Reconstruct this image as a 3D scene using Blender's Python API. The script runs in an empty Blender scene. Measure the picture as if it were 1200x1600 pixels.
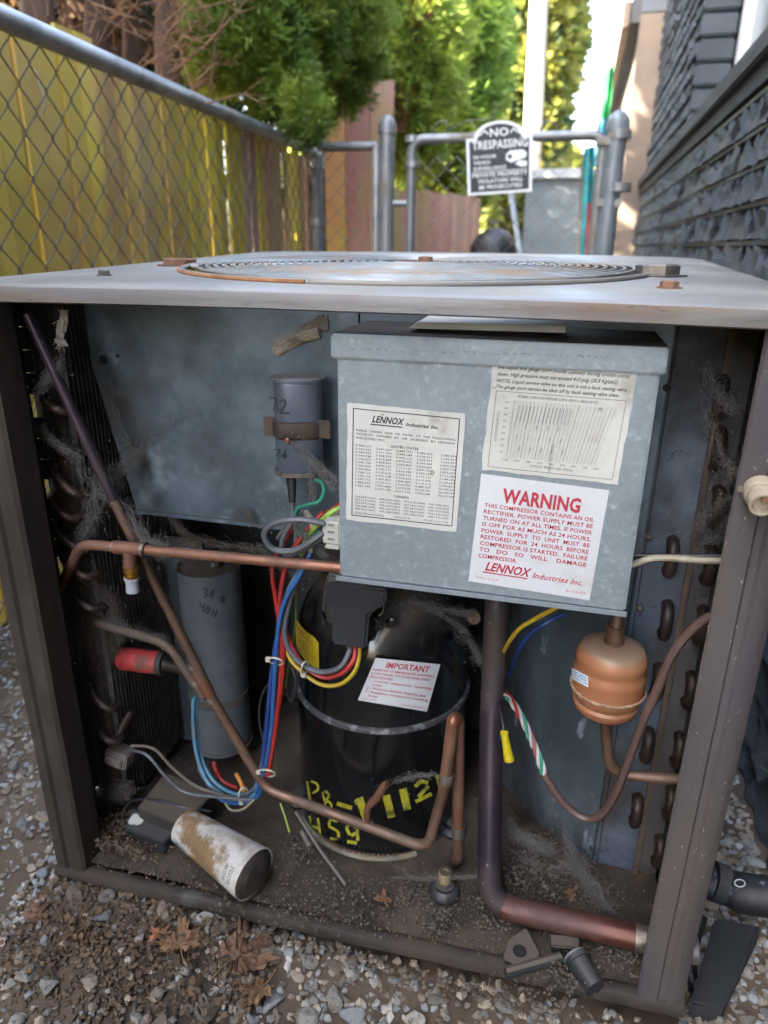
import bpy, bmesh, math, random
import numpy as np
from mathutils import Vector, Matrix
random.seed(7); RNG = np.random.default_rng(7)
S = bpy.context.scene
COL = S.collection
R = math.radians

# ------------------------------------------------------------------ camera
ZC = 0.84                                   # height of the lens above the gravel
F = 1108.0
_X = np.array([4600., 470., -F]); _X /= np.linalg.norm(_X)
_D = np.array([-27., 2875., F]); _D -= _D.dot(_X) * _X; _D /= np.linalg.norm(_D)
_Y = np.cross(_D, _X)
if _Y[2] < 0: _Y = -_Y
_a = R(0.45)
ROT = np.array([[1, 0, 0], [0, math.cos(_a), -math.sin(_a)], [0, math.sin(_a), math.cos(_a)]]) @ np.array([_X, _Y, -_D])
cam_d = bpy.data.cameras.new('camera'); cam = bpy.data.objects.new('camera', cam_d); COL.objects.link(cam)
cam_d.sensor_fit = 'VERTICAL'; cam_d.sensor_height = 36; cam_d.sensor_width = 27
cam_d.lens = F / 1600 * 36; cam_d.clip_start = 0.02; cam_d.clip_end = 600
cam_d.dof.use_dof = True; cam_d.dof.focus_distance = 0.72; cam_d.dof.aperture_fstop = 5.2
_q, _r = np.linalg.qr(np.column_stack([ROT[:, 0], -ROT[:, 1], -ROT[:, 2]])); _q = _q * np.sign(np.diag(_r))
cam.matrix_world = Matrix([[*_q[0], 0], [*_q[1], 0], [*_q[2], ZC], [0, 0, 0, 1]])
S.camera = cam

# ------------------------------------------------------------------ daylight
SUN_EL, SUN_AZ = 37.0, -124.0                # azimuth from +Y (into the alley), negative = left
w = bpy.data.worlds.new('World'); S.world = w; w.use_nodes = True
_nt = w.node_tree; _bg = _nt.nodes['Background']
_sky = _nt.nodes.new('ShaderNodeTexSky'); _sky.sky_type = 'NISHITA'; _sky.sun_disc = False
_sky.sun_elevation = R(SUN_EL); _sky.sun_rotation = R(SUN_AZ); _sky.air_density = 1.0; _sky.dust_density = 4.5; _sky.ozone_density = 0.6
_hs = _nt.nodes.new('ShaderNodeHueSaturation'); _hs.inputs['Saturation'].default_value = .84; _nt.links.new(_sky.outputs[0], _hs.inputs['Color']); _nt.links.new(_hs.outputs[0], _bg.inputs[0]); _bg.inputs[1].default_value = 0.15
sl = bpy.data.lights.new('sun', 'SUN'); sl.energy = 4.5; sl.angle = R(0.5); sl.color = (1, .87, .66)
so = bpy.data.objects.new('sun', sl); COL.objects.link(so)
_sd = Vector((math.sin(R(SUN_AZ)) * math.cos(R(SUN_EL)), math.cos(R(SUN_AZ)) * math.cos(R(SUN_EL)), math.sin(R(SUN_EL))))
so.rotation_euler = _sd.to_track_quat('Z', 'Y').to_euler(); so.location = _sd * 20
S.view_settings.view_transform = 'Standard'; S.view_settings.look = 'None'
S.view_settings.gamma = 1; S.view_settings.exposure = 3.95; S.view_settings.use_curve_mapping = False
S.cycles.max_bounces = 8; S.cycles.use_denoising = True
try: S.cycles.denoiser = 'OPENIMAGEDENOISE'
except Exception: pass

# ------------------------------------------------------------------ pixel -> world helpers (1200 x 1600 photograph)
def ray(px, py): return ROT @ np.array([(px - 600) / F, (py - 800) / F, 1.0])
def P(px, py, Y):
    r = ray(px, py); r = r * Y / r[1]; return Vector((r[0], r[1], r[2] + ZC))
def PZ(px, py, z):
    r = ray(px, py); r = r * (z - ZC) / r[2]; return Vector((r[0], r[1], z))
def PX(px, py, X):
    r = ray(px, py); r = r * X / r[0]; return Vector((r[0], r[1], r[2] + ZC))

# ------------------------------------------------------------------ object helpers
def mesh_obj(name, v, f, m=None, parent=None, smooth=False, kind=None, uvless=True):
    me = bpy.data.meshes.new(name); me.from_pydata([tuple(p) for p in v], [], [tuple(q) for q in f]); me.update()
    if smooth: me.shade_smooth()
    o = bpy.data.objects.new(name, me); COL.objects.link(o)
    if m: me.materials.append(m)
    if parent: o.parent = parent
    if kind: o['kind'] = kind
    return o
def np_obj(name, V, Fq, m, parent=None, kind=None, smooth=False):
    me = bpy.data.meshes.new(name); V = np.asarray(V, np.float32); Fq = np.asarray(Fq, np.int32); n = Fq.shape[1]
    me.vertices.add(len(V)); me.vertices.foreach_set('co', V.ravel())
    me.loops.add(Fq.size); me.loops.foreach_set('vertex_index', Fq.ravel())
    me.polygons.add(len(Fq)); me.polygons.foreach_set('loop_start', np.arange(0, Fq.size, n, dtype=np.int32))
    me.update(calc_edges=True); me.validate()
    if smooth: me.shade_smooth()
    o = bpy.data.objects.new(name, me); COL.objects.link(o); me.materials.append(m)
    if parent: o.parent = parent
    if kind: o['kind'] = kind
    return o
def from_bm(name, bm, m, parent=None, smooth=False, kind=None):
    me = bpy.data.meshes.new(name); bm.to_mesh(me); bm.free()
    if smooth: me.shade_smooth()
    o = bpy.data.objects.new(name, me); COL.objects.link(o); me.materials.append(m)
    if parent: o.parent = parent
    if kind: o['kind'] = kind
    return o
def thing(name, label, cat, loc=(0, 0, 0), group=None):
    o = bpy.data.objects.new(name, None); COL.objects.link(o); o.empty_display_size = .02
    return tag(o, label, cat, group)
def tag(o, label, cat, group=None):
    o['label'] = label; o['category'] = cat
    if group: o['group'] = group
    return o
def struct(o): o['kind'] = 'structure'; return o

class MB:
    """collects shapes into one mesh"""
    def __init__(s): s.v = []; s.f = []
    def add(s, v, f):
        b = len(s.v); s.v += [tuple(p) for p in v]; s.f += [tuple(b + i for i in q) for q in f]; return s
    def box(s, x0, x1, y0, y1, z0, z1, M4=None):
        v = [Vector((x, y, z)) for x in (x0, x1) for y in (y0, y1) for z in (z0, z1)]
        if M4: v = [M4 @ p for p in v]
        return s.add(v, [(0, 1, 3, 2), (4, 6, 7, 5), (0, 4, 5, 1), (2, 3, 7, 6), (0, 2, 6, 4), (1, 5, 7, 3)])
    def hexa(s, a, b):
        """prism between quad a and quad b"""
        return s.add(list(a) + list(b), [(3, 2, 1, 0), (4, 5, 6, 7), (0, 1, 5, 4), (1, 2, 6, 5), (2, 3, 7, 6), (3, 0, 4, 7)])
    def tube(s, pts, r, n=12, cap=True):
        pts = [Vector(p) for p in pts]; k = len(pts); rr = r if isinstance(r, (list, tuple)) else [r] * k
        b = len(s.v); prev = None
        for i, p in enumerate(pts):
            t = (pts[min(i + 1, k - 1)] - pts[max(i - 1, 0)]).normalized()
            if prev is None:
                u = t.orthogonal().normalized()
            else:
                u = (prev - t * prev.dot(t))
                u = u.normalized() if u.length > 1e-6 else t.orthogonal().normalized()
            prev = u; w_ = t.cross(u)
            for j in range(n):
                a = 2 * math.pi * j / n; s.v.append(tuple(p + (u * math.cos(a) + w_ * math.sin(a)) * rr[i]))
        for i in range(k - 1):
            for j in range(n):
                s.f.append((b + i * n + j, b + i * n + (j + 1) % n, b + (i + 1) * n + (j + 1) % n, b + (i + 1) * n + j))
        if cap: s.f.append(tuple(b + j for j in reversed(range(n)))); s.f.append(tuple(b + (k - 1) * n + j for j in range(n)))
        return s
    def lathe(s, prof, o, axis=(0, 0, 1), n=32, sx=1.0, ref=None):
        """prof = [(radius, height)]"""
        a = Vector(axis).normalized(); u = (Vector(ref) - a * Vector(ref).dot(a)).normalized() if ref else a.orthogonal().normalized(); w_ = a.cross(u); o = Vector(o); b = len(s.v)
        for r_, h in prof:
            for j in range(n):
                t = 2 * math.pi * j / n; s.v.append(tuple(o + a * h + u * (r_ * math.cos(t) * sx) + w_ * (r_ * math.sin(t))))
        for i in range(len(prof) - 1):
            for j in range(n):
                s.f.append((b + i * n + j, b + i * n + (j + 1) % n, b + (i + 1) * n + (j + 1) % n, b + (i + 1) * n + j))
        s.f.append(tuple(b + j for j in reversed(range(n)))); s.f.append(tuple(b + (len(prof) - 1) * n + j for j in range(n)))
        return s
    def build(s, name, m, parent=None, smooth=False, kind=None, bevel=0):
        o = mesh_obj(name, s.v, s.f, m, parent, False, kind)
        if smooth:
            o.data.shade_smooth(); o.data.set_sharp_from_angle(angle=R(40))
        if bevel:
            bm = bmesh.new(); bm.from_mesh(o.data)
            bmesh.ops.bevel(bm, geom=[e for e in bm.edges if len(e.link_faces) == 2 and e.calc_face_angle(0) > .6], offset=bevel, segments=2, affect='EDGES', clamp_overlap=True)
            bm.to_mesh(o.data); bm.free(); o.data.shade_smooth(); o.data.set_sharp_from_angle(angle=R(50))
        return o
def rounded(pts, rad=.02, seg=6):
    """polyline with filleted corners"""
    pts = [Vector(p) for p in pts]; out = [pts[0]]
    for i in range(1, len(pts) - 1):
        a, b, c = pts[i - 1], pts[i], pts[i + 1]
        d1 = (a - b); d2 = (c - b); r_ = min(rad, d1.length * .48, d2.length * .48)
        p, q = b + d1.normalized() * r_, b + d2.normalized() * r_
        for k in range(seg + 1):
            t = k / seg; out.append(p * (1 - t) ** 2 + b * 2 * t * (1 - t) + q * t * t)
    out.append(pts[-1]); return out
def spline(pts, n=8):
    pts = [Vector(p) for p in pts]; out = []
    for i in range(len(pts) - 1):
        p0, p1, p2, p3 = pts[max(i - 1, 0)], pts[i], pts[i + 1], pts[min(i + 2, len(pts) - 1)]
        for k in range(n):
            t = k / n
            out.append(.5 * ((2 * p1) + (p2 - p0) * t + (2 * p0 - 5 * p1 + 4 * p2 - p3) * t * t + (3 * p1 - p0 - 3 * p2 + p3) * t ** 3))
    out.append(pts[-1]); return out

# ------------------------------------------------------------------ materials
MAT = {}
def srgb(h):
    h = h.lstrip('#'); c = [int(h[i:i + 2], 16) / 255 for i in (0, 2, 4)]
    return tuple((x / 12.92 if x < .04045 else ((x + .055) / 1.055) ** 2.4) for x in c)
def mat(name, c1, c2=None, vs=12, cut=(.35, .65), rough=.55, metal=0, bump=0, bs=80, dirt=None, ds=6, dcut=(.5, .65), dust=None, dcov=(.55, .9),
        vor=None, coat=0, trans=0, rvar=0, detail=6, stretch=None, rand=0, fleck=None, fs=180, fcut=(.66, .70)):
    if name in MAT: return MAT[name]
    m = bpy.data.materials.new(name); m.use_nodes = True; nt = m.node_tree; N = nt.nodes; L = nt.links
    b = N['Principled BSDF']; tc = N.new('ShaderNodeTexCoord'); src = tc.outputs['Object']
    if stretch:
        mp = N.new('ShaderNodeMapping'); mp.inputs['Scale'].default_value = stretch; L.new(src, mp.inputs[0]); src = mp.outputs[0]
    def noise(sc, dt=detail, off=0):
        n = N.new('ShaderNodeTexNoise'); n.inputs['Scale'].default_value = sc; n.inputs['Detail'].default_value = dt; n.inputs['Roughness'].default_value = .62
        if off:
            mp = N.new('ShaderNodeMapping'); mp.inputs['Location'].default_value = (off, off * .7, off * 1.3); L.new(src, mp.inputs[0]); L.new(mp.outputs[0], n.inputs[0])
        else: L.new(src, n.inputs[0])
        return n.outputs['Fac']
    def ramp(fac, lo, hi):
        r_ = N.new('ShaderNodeMapRange'); r_.inputs[1].default_value = lo; r_.inputs[2].default_value = hi; r_.interpolation_type = 'SMOOTHSTEP'; L.new(fac, r_.inputs[0]); return r_.outputs[0]
    def mix(a, bcol, fac):
        x = N.new('ShaderNodeMix'); x.data_type = 'RGBA'
        if isinstance(a, tuple): x.inputs[6].default_value = (*a, 1)
        else: L.new(a, x.inputs[6])
        x.inputs[7].default_value = (*bcol, 1) if isinstance(bcol, tuple) else (1, 1, 1, 1)
        if not isinstance(bcol, tuple): L.new(bcol, x.inputs[7])
        L.new(fac, x.inputs[0]); return x.outputs[2]
    col = c1
    if vor:
        vo = N.new('ShaderNodeTexVoronoi'); vo.inputs['Scale'].default_value = vor; L.new(src, vo.inputs[0])
        sp = N.new('ShaderNodeSeparateColor'); L.new(vo.outputs['Color'], sp.inputs[0])
        mm = N.new('ShaderNodeMath'); mm.operation = 'MULTIPLY'; L.new(sp.outputs[0], mm.inputs[0]); L.new(noise(vs), mm.inputs[1])
        col = mix(c1, c2, ramp(mm.outputs[0], .1, .6))
    elif c2: col = mix(c1, c2, ramp(noise(vs), *cut))
    if rand:
        oi = N.new('ShaderNodeObjectInfo'); hv = N.new('ShaderNodeHueSaturation')
        rr_ = N.new('ShaderNodeMapRange'); rr_.inputs[3].default_value = 1 - rand; rr_.inputs[4].default_value = 1 + rand; L.new(oi.outputs['Random'], rr_.inputs[0]); L.new(rr_.outputs[0], hv.inputs['Value'])
        if isinstance(col, tuple): hv.inputs['Color'].default_value = (*col, 1)
        else: L.new(col, hv.inputs['Color'])
        col = hv.outputs[0]
    rgh = None
    if dirt:
        dm = ramp(noise(ds, 8, 3.1), *dcut); col = mix(col, dirt, dm)
        mr = N.new('ShaderNodeMapRange'); mr.inputs[3].default_value = rough; mr.inputs[4].default_value = min(1, rough + .35); L.new(dm, mr.inputs[0]); rgh = mr.outputs[0]
        if metal:
            mv = N.new('ShaderNodeMapRange'); mv.inputs[3].default_value = metal; mv.inputs[4].default_value = 0; L.new(dm, mv.inputs[0]); L.new(mv.outputs[0], b.inputs['Metallic'])
    if fleck: col = mix(col, fleck, ramp(noise(fs, 3, 9.), *fcut))
    if dust:                                     # settled dust: on faces that look up
        g = N.new('ShaderNodeNewGeometry'); sp = N.new('ShaderNodeSeparateXYZ'); L.new(g.outputs['Normal'], sp.inputs[0])
        ad = N.new('ShaderNodeMath'); ad.operation = 'MULTIPLY_ADD'; L.new(noise(ds * 3, 8, 5.), ad.inputs[0]); ad.inputs[1].default_value = .9; L.new(sp.outputs[2], ad.inputs[2])
        col = mix(col, dust, ramp(ad.outputs[0], dcov[0] + .45, dcov[1] + .45))
    if isinstance(col, tuple): b.inputs['Base Color'].default_value = (*col, 1)
    else: L.new(col, b.inputs['Base Color'])
    if rgh: L.new(rgh, b.inputs['Roughness'])
    elif rvar:
        mr = N.new('ShaderNodeMapRange'); mr.inputs[3].default_value = rough - rvar; mr.inputs[4].default_value = rough + rvar; L.new(noise(vs * 2, 6, 8.), mr.inputs[0]); L.new(mr.outputs[0], b.inputs['Roughness'])
    else: b.inputs['Roughness'].default_value = rough
    if not (dirt and metal): b.inputs['Metallic'].default_value = metal
    b.inputs['Coat Weight'].default_value = coat; b.inputs['Coat Roughness'].default_value = .15
    if bump:
        bp = N.new('ShaderNodeBump'); bp.inputs['Strength'].default_value = min(1, bump); bp.inputs['Distance'].default_value = .002 * max(1, bump); L.new(noise(bs, 8, 1.7), bp.inputs['Height']); L.new(bp.outputs[0], b.inputs['Normal'])
    if trans:
        t = N.new('ShaderNodeBsdfTranslucent'); ms = N.new('ShaderNodeMixShader'); ms.inputs[0].default_value = trans
        if isinstance(col, tuple): t.inputs[0].default_value = (*col, 1)
        else: L.new(col, t.inputs[0])
        L.new(b.outputs[0], ms.inputs[1]); L.new(t.outputs[0], ms.inputs[2]); L.new(ms.outputs[0], N['Material Output'].inputs[0])
    MAT[name] = m; return m
BROWN = (.075, .052, .036); DUST = (.12, .10, .08)
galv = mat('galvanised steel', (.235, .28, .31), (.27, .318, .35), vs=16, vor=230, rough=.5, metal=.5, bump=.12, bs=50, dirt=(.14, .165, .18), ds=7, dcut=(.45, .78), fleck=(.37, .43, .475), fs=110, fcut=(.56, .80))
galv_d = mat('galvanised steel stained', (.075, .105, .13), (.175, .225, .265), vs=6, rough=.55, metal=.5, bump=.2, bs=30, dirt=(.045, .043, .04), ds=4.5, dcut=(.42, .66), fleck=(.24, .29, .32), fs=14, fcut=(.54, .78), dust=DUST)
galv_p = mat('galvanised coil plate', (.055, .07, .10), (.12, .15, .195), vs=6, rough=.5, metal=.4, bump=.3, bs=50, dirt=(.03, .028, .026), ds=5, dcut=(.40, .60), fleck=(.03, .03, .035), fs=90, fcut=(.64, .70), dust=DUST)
cab = mat('weathered cabinet paint', (.054, .046, .053), (.088, .078, .088), vs=7, stretch=(1, 1, .35), rough=.45, metal=.2, bump=.35, bs=60, dirt=(.09, .075, .058), ds=3.5, dcut=(.52, .74), fleck=(.32, .29, .26), fs=260, fcut=(.665, .70))
liplm = mat('lid edge paint', (.078, .071, .067), (.13, .121, .115), vs=9, rough=.42, metal=.25, bump=.3, bs=50, dirt=(.13, .088, .055), ds=8, dcut=(.50, .70), stretch=(.35, 1, 3), fleck=(.045, .04, .038), fs=60, fcut=(.66, .72))
lidm = mat('weathered lid paint', (.18, .176, .163), (.255, .248, .23), vs=5, rough=.40, metal=.35, bump=.12, bs=50, dirt=(.24, .22, .18), ds=3, dcut=(.5, .75), fleck=(.10, .085, .075), fs=90, fcut=(.70, .74))
cab_l = mat('muddy cabinet paint', (.036, .027, .020), (.062, .048, .036), vs=6, rough=.6, metal=.1, bump=.4, bs=50, dirt=(.028, .021, .016), ds=6, dcut=(.45, .65), stretch=(1, 1, .35))
pan = mat('dirty base pan', (.026, .019, .013), (.060, .045, .032), vs=8, rough=.85, bump=1.8, bs=45, dirt=(.11, .082, .056), ds=7, dcut=(.52, .74), fleck=(.20, .175, .145), fs=170, fcut=(.68, .73))
panlip = mat('scuffed pan lip', (.032, .026, .021), (.10, .095, .09), vs=7, cut=(.52, .72), rough=.6, metal=.2, bump=.5, bs=70, dirt=(.05, .037, .027), ds=8, dcut=(.45, .65))
dark = mat('dark interior sheet', (.022, .024, .028), (.045, .047, .052), vs=6, rough=.7, metal=.2, bump=.4, dirt=(.05, .04, .03), ds=5)
finm = mat('dusty coil fins', (.05, .045, .04), (.10, .09, .08), vs=30, rough=.8, metal=.2, bump=.6, bs=200)
copper = mat('aged copper', (.20, .085, .05), (.30, .14, .085), vs=14, rough=.42, metal=.6, bump=.12, dirt=(.10, .055, .038), ds=10, dcut=(.42, .7), dust=DUST, dcov=(.8, 1.3))
copper_b = mat('brown copper', (.12, .07, .045), (.20, .12, .08), vs=12, rough=.45, metal=.6, bump=.12, dirt=(.07, .048, .035), ds=9, dcut=(.4, .65), dust=DUST, dcov=(.85, 1.35))
copper_p = mat('purple tarnished copper', (.035, .028, .042), (.075, .05, .06), vs=8, rough=.4, metal=.55, bump=.12, dirt=(.04, .028, .025), ds=7, dcut=(.42, .65), fleck=(.18, .16, .15), fs=90, fcut=(.69, .73))
copper_r = mat('reddish suction copper', (.085, .030, .020), (.14, .055, .038), vs=7, rough=.33, metal=.6, bump=.15, dirt=(.06, .03, .024), ds=9, dcut=(.45, .68), fleck=(.04, .03, .03), fs=60, fcut=(.68, .72))
bend_m = mat('grimy copper bends', (.028, .021, .018), (.062, .041, .033), vs=20, rough=.5, metal=.5, bump=.3)
drier = mat('copper coloured drier paint', (.30, .125, .055), (.36, .16, .08), vs=9, rough=.5, metal=.15, bump=.08, dirt=(.20, .09, .042), ds=8, dcut=(.52, .7), dust=(.24, .16, .105), dcov=(.40, .8))
solder = mat('solder silver', (.26, .235, .20), (.15, .125, .10), vs=60, rough=.4, metal=.7, bump=.4, bs=200)
brass = mat('brass', (.55, .33, .08), (.42, .2, .05), vs=40, rough=.28, metal=.9)
black = mat('black gloss paint', (.004, .0045, .005), (.008, .0085, .01), vs=8, rough=.14, coat=.3, bump=.10, bs=18, dirt=(.022, .021, .02), ds=5, dcut=(.58, .80), dust=(.085, .075, .065), dcov=(.35, .95), fleck=(.14, .14, .15), fs=55, fcut=(.72, .76))
blackp = mat('black plastic', (.012, .014, .017), (.02, .023, .027), vs=14, rough=.5, bump=.2, dust=(.06, .058, .055), dcov=(.45, 1.1), fleck=(.25, .25, .25), fs=110, fcut=(.73, .75))
capm = mat('capacitor grey', (.115, .13, .145), (.155, .17, .185), vs=8, rough=.42, metal=.35, bump=.08, dirt=(.08, .075, .07), ds=6, dcut=(.5, .7), dust=DUST, dcov=(.4, .7))
capb = mat('capacitor blue grey', (.09, .115, .155), (.13, .155, .195), vs=9, rough=.4, metal=.35, bump=.1, dirt=(.11, .10, .10), ds=6, dcut=(.5, .7), dust=DUST)
bracket = mat('rusted bracket', (.06, .05, .045), (.12, .08, .055), vs=20, rough=.6, metal=.5, bump=.4)
rust = mat('rusted steel', (.16, .075, .04), (.26, .15, .10), vs=30, rough=.8, metal=.2, bump=.8, bs=150)
boltm = mat('dull bolt', (.10, .10, .10), (.2, .17, .14), vs=40, rough=.5, metal=.6, bump=.4)
paper = mat('aged label paper', (.46, .46, .42), (.53, .53, .49), vs=10, rough=.7, bump=.6, bs=30, dirt=(.30, .275, .22), ds=9, dcut=(.58, .74), fleck=(.36, .34, .28), fs=60, fcut=(.70, .73))
paper_w = mat('white label paper', (.50, .52, .54), (.56, .58, .59), vs=6, rough=.5, bump=.12, bs=20, dirt=(.40, .40, .37), ds=9, dcut=(.55, .78))
ink = mat('black ink', (.035, .035, .04)); ink_g = mat('grey ink', (.16, .16, .16)); ink_r = mat('red ink', (.40, .03, .05)); ink_l = mat('faded red ink', (.55, .16, .18))
def wire_m(n, c, d=None): return mat(n, c, tuple(x * .7 for x in c), vs=30, rough=.42, dirt=d or (.16, .14, .12), ds=14, dcut=(.58, .74))
w_red = wire_m('red wire', (.36, .025, .02)); w_blue = wire_m('blue wire', (.025, .11, .30)); w_navy = wire_m('navy wire', (.02, .05, .2)); w_blk = wire_m('black wire', (.025, .025, .028)); w_gry = wire_m('grey wire', (.10, .105, .12))
w_grn = wire_m('green wire', (.03, .22, .14)); w_yel = wire_m('yellow wire', (.44, .30, .02)); w_org = wire_m('orange wire', (.55, .22, .03)); w_wht = wire_m('white wire', (.42, .42, .40)); w_crm = wire_m('cream wire', (.36, .32, .23)); w_brn = wire_m('brown cable sheath', (.10, .06, .05))
w_sky = wire_m('pale blue wire', (.09, .22, .32)); w_lime = wire_m('lime wire', (.25, .38, .06))
nylon = mat('aged nylon', (.42, .38, .28), (.46, .43, .35), vs=40, rough=.4)
conn = mat('white connector', (.38, .39, .31), (.43, .43, .38), vs=40, rough=.45, dirt=(.3, .28, .22), ds=20)
redcyl = mat('red cartridge', (.42, .035, .03), (.30, .03, .028), vs=20, rough=.6, bump=.5, dirt=(.11, .06, .04), ds=22, dcut=(.52, .66))
yel_lab = mat('yellow label', (.50, .36, .015), (.42, .30, .02), vs=20, rough=.4)
stencil = mat('yellow stencil paint', (.42, .39, .02), (.30, .27, .02), vs=120, rough=.6, dirt=(.10, .09, .02), ds=50, dcut=(.52, .66))
cobweb = mat('cobweb', (.22, .21, .195), rough=.9, trans=.4)
lint = mat('dust lint', (.09, .075, .062), (.15, .13, .105), vs=60, rough=1, trans=.2)
soil = mat('soil', (.070, .047, .029), (.115, .082, .053), vs=5, rough=.95, bump=2.5, bs=30, dirt=(.055, .042, .032), ds=2.5)
stone_m = mat('gravel stone', (.19, .18, .155), (.31, .295, .26), vs=25, rough=.8, bump=.6, bs=90, rand=.45, dirt=(.15, .12, .09), ds=3, dcut=(.5, .6))
stone_w = mat('buff stone', (.21, .165, .115), (.30, .25, .19), vs=25, rough=.85, bump=.6, bs=90, rand=.45)
stone_b = mat('blue grey stone', (.16, .168, .168), (.25, .26, .26), vs=18, rough=.7, bump=.5, bs=90, rand=.4)
leaf_m = mat('dead maple leaf', (.20, .11, .05), (.28, .17, .09), vs=25, rough=.75, bump=.5, bs=60, dirt=(.15, .07, .04), ds=18, trans=.15)
leaf_r = mat('dead red leaf', (.15, .075, .045), (.22, .125, .075), vs=25, rough=.75, bump=.5, bs=60, dirt=(.12, .06, .045), ds=18, trans=.15)
twig = mat('twig', (.17, .09, .045), (.27, .15, .07), vs=30, rough=.9, bump=.6)
zinc = mat('zinc fence pipe', (.30, .31, .32), (.42, .42, .42), vs=12, rough=.42, metal=.65, bump=.2, dirt=(.24, .20, .15), ds=7, dcut=(.52, .7))
zinc_d = mat('painted fence pipe', (.20, .21, .215), (.28, .28, .28), vs=12, rough=.45, metal=.45, bump=.2, dirt=(.20, .17, .12), ds=6, dcut=(.5, .7))
wirem = mat('fence wire', (.11, .105, .09), (.19, .175, .145), vs=30, rough=.5, metal=.5)
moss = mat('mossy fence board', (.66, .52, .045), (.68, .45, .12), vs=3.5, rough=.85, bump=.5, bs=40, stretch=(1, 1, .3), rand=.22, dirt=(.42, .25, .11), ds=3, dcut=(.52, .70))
moss2 = mat('bare brown board', (.48, .24, .11), (.46, .33, .12), vs=3.5, rough=.85, bump=.5, bs=40, stretch=(1, 1, .3), rand=.2, dirt=(.42, .38, .09), ds=2.5, dcut=(.5, .65))
redw = mat('weathered red board', (.42, .20, .165), (.48, .33, .26), vs=3, rough=.85, bump=.5, bs=40, stretch=(1, 1, .25), rand=.2, dirt=(.34, .31, .12), ds=2, dcut=(.5, .68))
bark = mat('cedar bark', (.05, .03, .02), (.11, .065, .042), vs=6, rough=.95, bump=2, bs=25, stretch=(1, 1, .25))
house_p = mat('charcoal house paint', (.014, .019, .027), (.028, .037, .05), vs=9, rough=.42, bump=5, bs=34, stretch=(1, .28, 1.7), fleck=(.085, .10, .12), fs=34, fcut=(.60, .70))  # pale flecks stand in for highlights on the ragged shingles
house_b = mat('blue grey block paint', (.04, .055, .075), (.06, .078, .10), vs=4, rough=.5, bump=.8, bs=20, rand=.12)
cap_trim = mat('worn sill cap', (.012, .015, .021), (.024, .029, .038), vs=9, rough=.65, bump=6, bs=30, stretch=(1, .35, 1), fleck=(.20, .16, .11), fs=18, fcut=(.69, .74))

# ------------------------------------------------------------------ text
def text_mesh(txt, shear=0.0, bold=0.0):
    c = bpy.data.curves.new('t', 'FONT'); c.body = txt; c.size = 1; c.resolution_u = 2; c.shear = shear; c.offset = bold; c.space_character = 1.04
    o = bpy.data.objects.new('t', c); COL.objects.link(o)
    dg = bpy.context.evaluated_depsgraph_get(); me = o.evaluated_get(dg).to_mesh()
    v = np.array([p.co[:2] for p in me.vertices]) if len(me.vertices) else np.zeros((0, 2)); f = [tuple(p.vertices) for p in me.polygons]
    o.evaluated_get(dg).to_mesh_clear(); bpy.data.objects.remove(o); bpy.data.curves.remove(c)
    return v, f
def put_text(mb, txt, fn, u0, u1, vb, h, shear=0, bold=0, fit=True, off=0.0):
    """writes txt between u0..u1 (fractions) with baseline at v=vb and cap height h; fn(u,v,off) -> point"""
    v, f = text_mesh(txt, shear, bold)
    if not len(v): return
    x0, x1 = v[:, 0].min(), v[:, 0].max()
    sc = (u1 - u0) / (x1 - x0)
    mb.add([fn(u0 + (p[0] - x0) * sc, vb - p[1] / .70 * h, off) for p in v], f)
def strokes(mb, strs, fn, width, eps=2e-5, asp=1.0):
    """ribbons along polylines in (u,v); width in u units"""
    k = 0
    for st in strs:
        for i in range(len(st) - 1):
            (a, b), (c, d) = st[i], st[i + 1]; dx, dy = c - a, (d - b) * asp; l = math.hypot(dx, dy) or 1; nx, ny = -dy / l * width / 2, dx / l * width / 2 / asp
            ex, ey = dx / l * width * .3, dy / l * width * .3 / asp; n = max(1, int(l / (width * 2)))
            for j in range(n):
                t0, t1 = j / n, (j + 1) / n
                A = (a + dx * t0 - (ex if j == 0 else 0), b + (d - b) * t0 - (ey if j == 0 else 0)); B = (a + dx * t1 + (ex if j == n - 1 else 0), b + (d - b) * t1 + (ey if j == n - 1 else 0))
                o_ = eps * (k % 7)
                mb.add([fn(A[0] - nx, A[1] - ny, o_), fn(B[0] - nx, B[1] - ny, o_), fn(B[0] + nx, B[1] + ny, o_), fn(A[0] + nx, A[1] + ny, o_)], [(0, 1, 2, 3)])
            k += 1
def bil(c00, c10, c01, c11):
    """bilinear in pixels; c00 top-left, c10 top-right, c01 bottom-left, c11 bottom-right"""
    def g(u, v):
        return tuple((c00[i] * (1 - u) + c10[i] * u) * (1 - v) + (c01[i] * (1 - u) + c11[i] * u) * v for i in (0, 1))
    return g
def plane_fn(g, Y, lift=.0006):
    return lambda u, v, off=0.0: P(*g(u, v), Y - lift - off)
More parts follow.
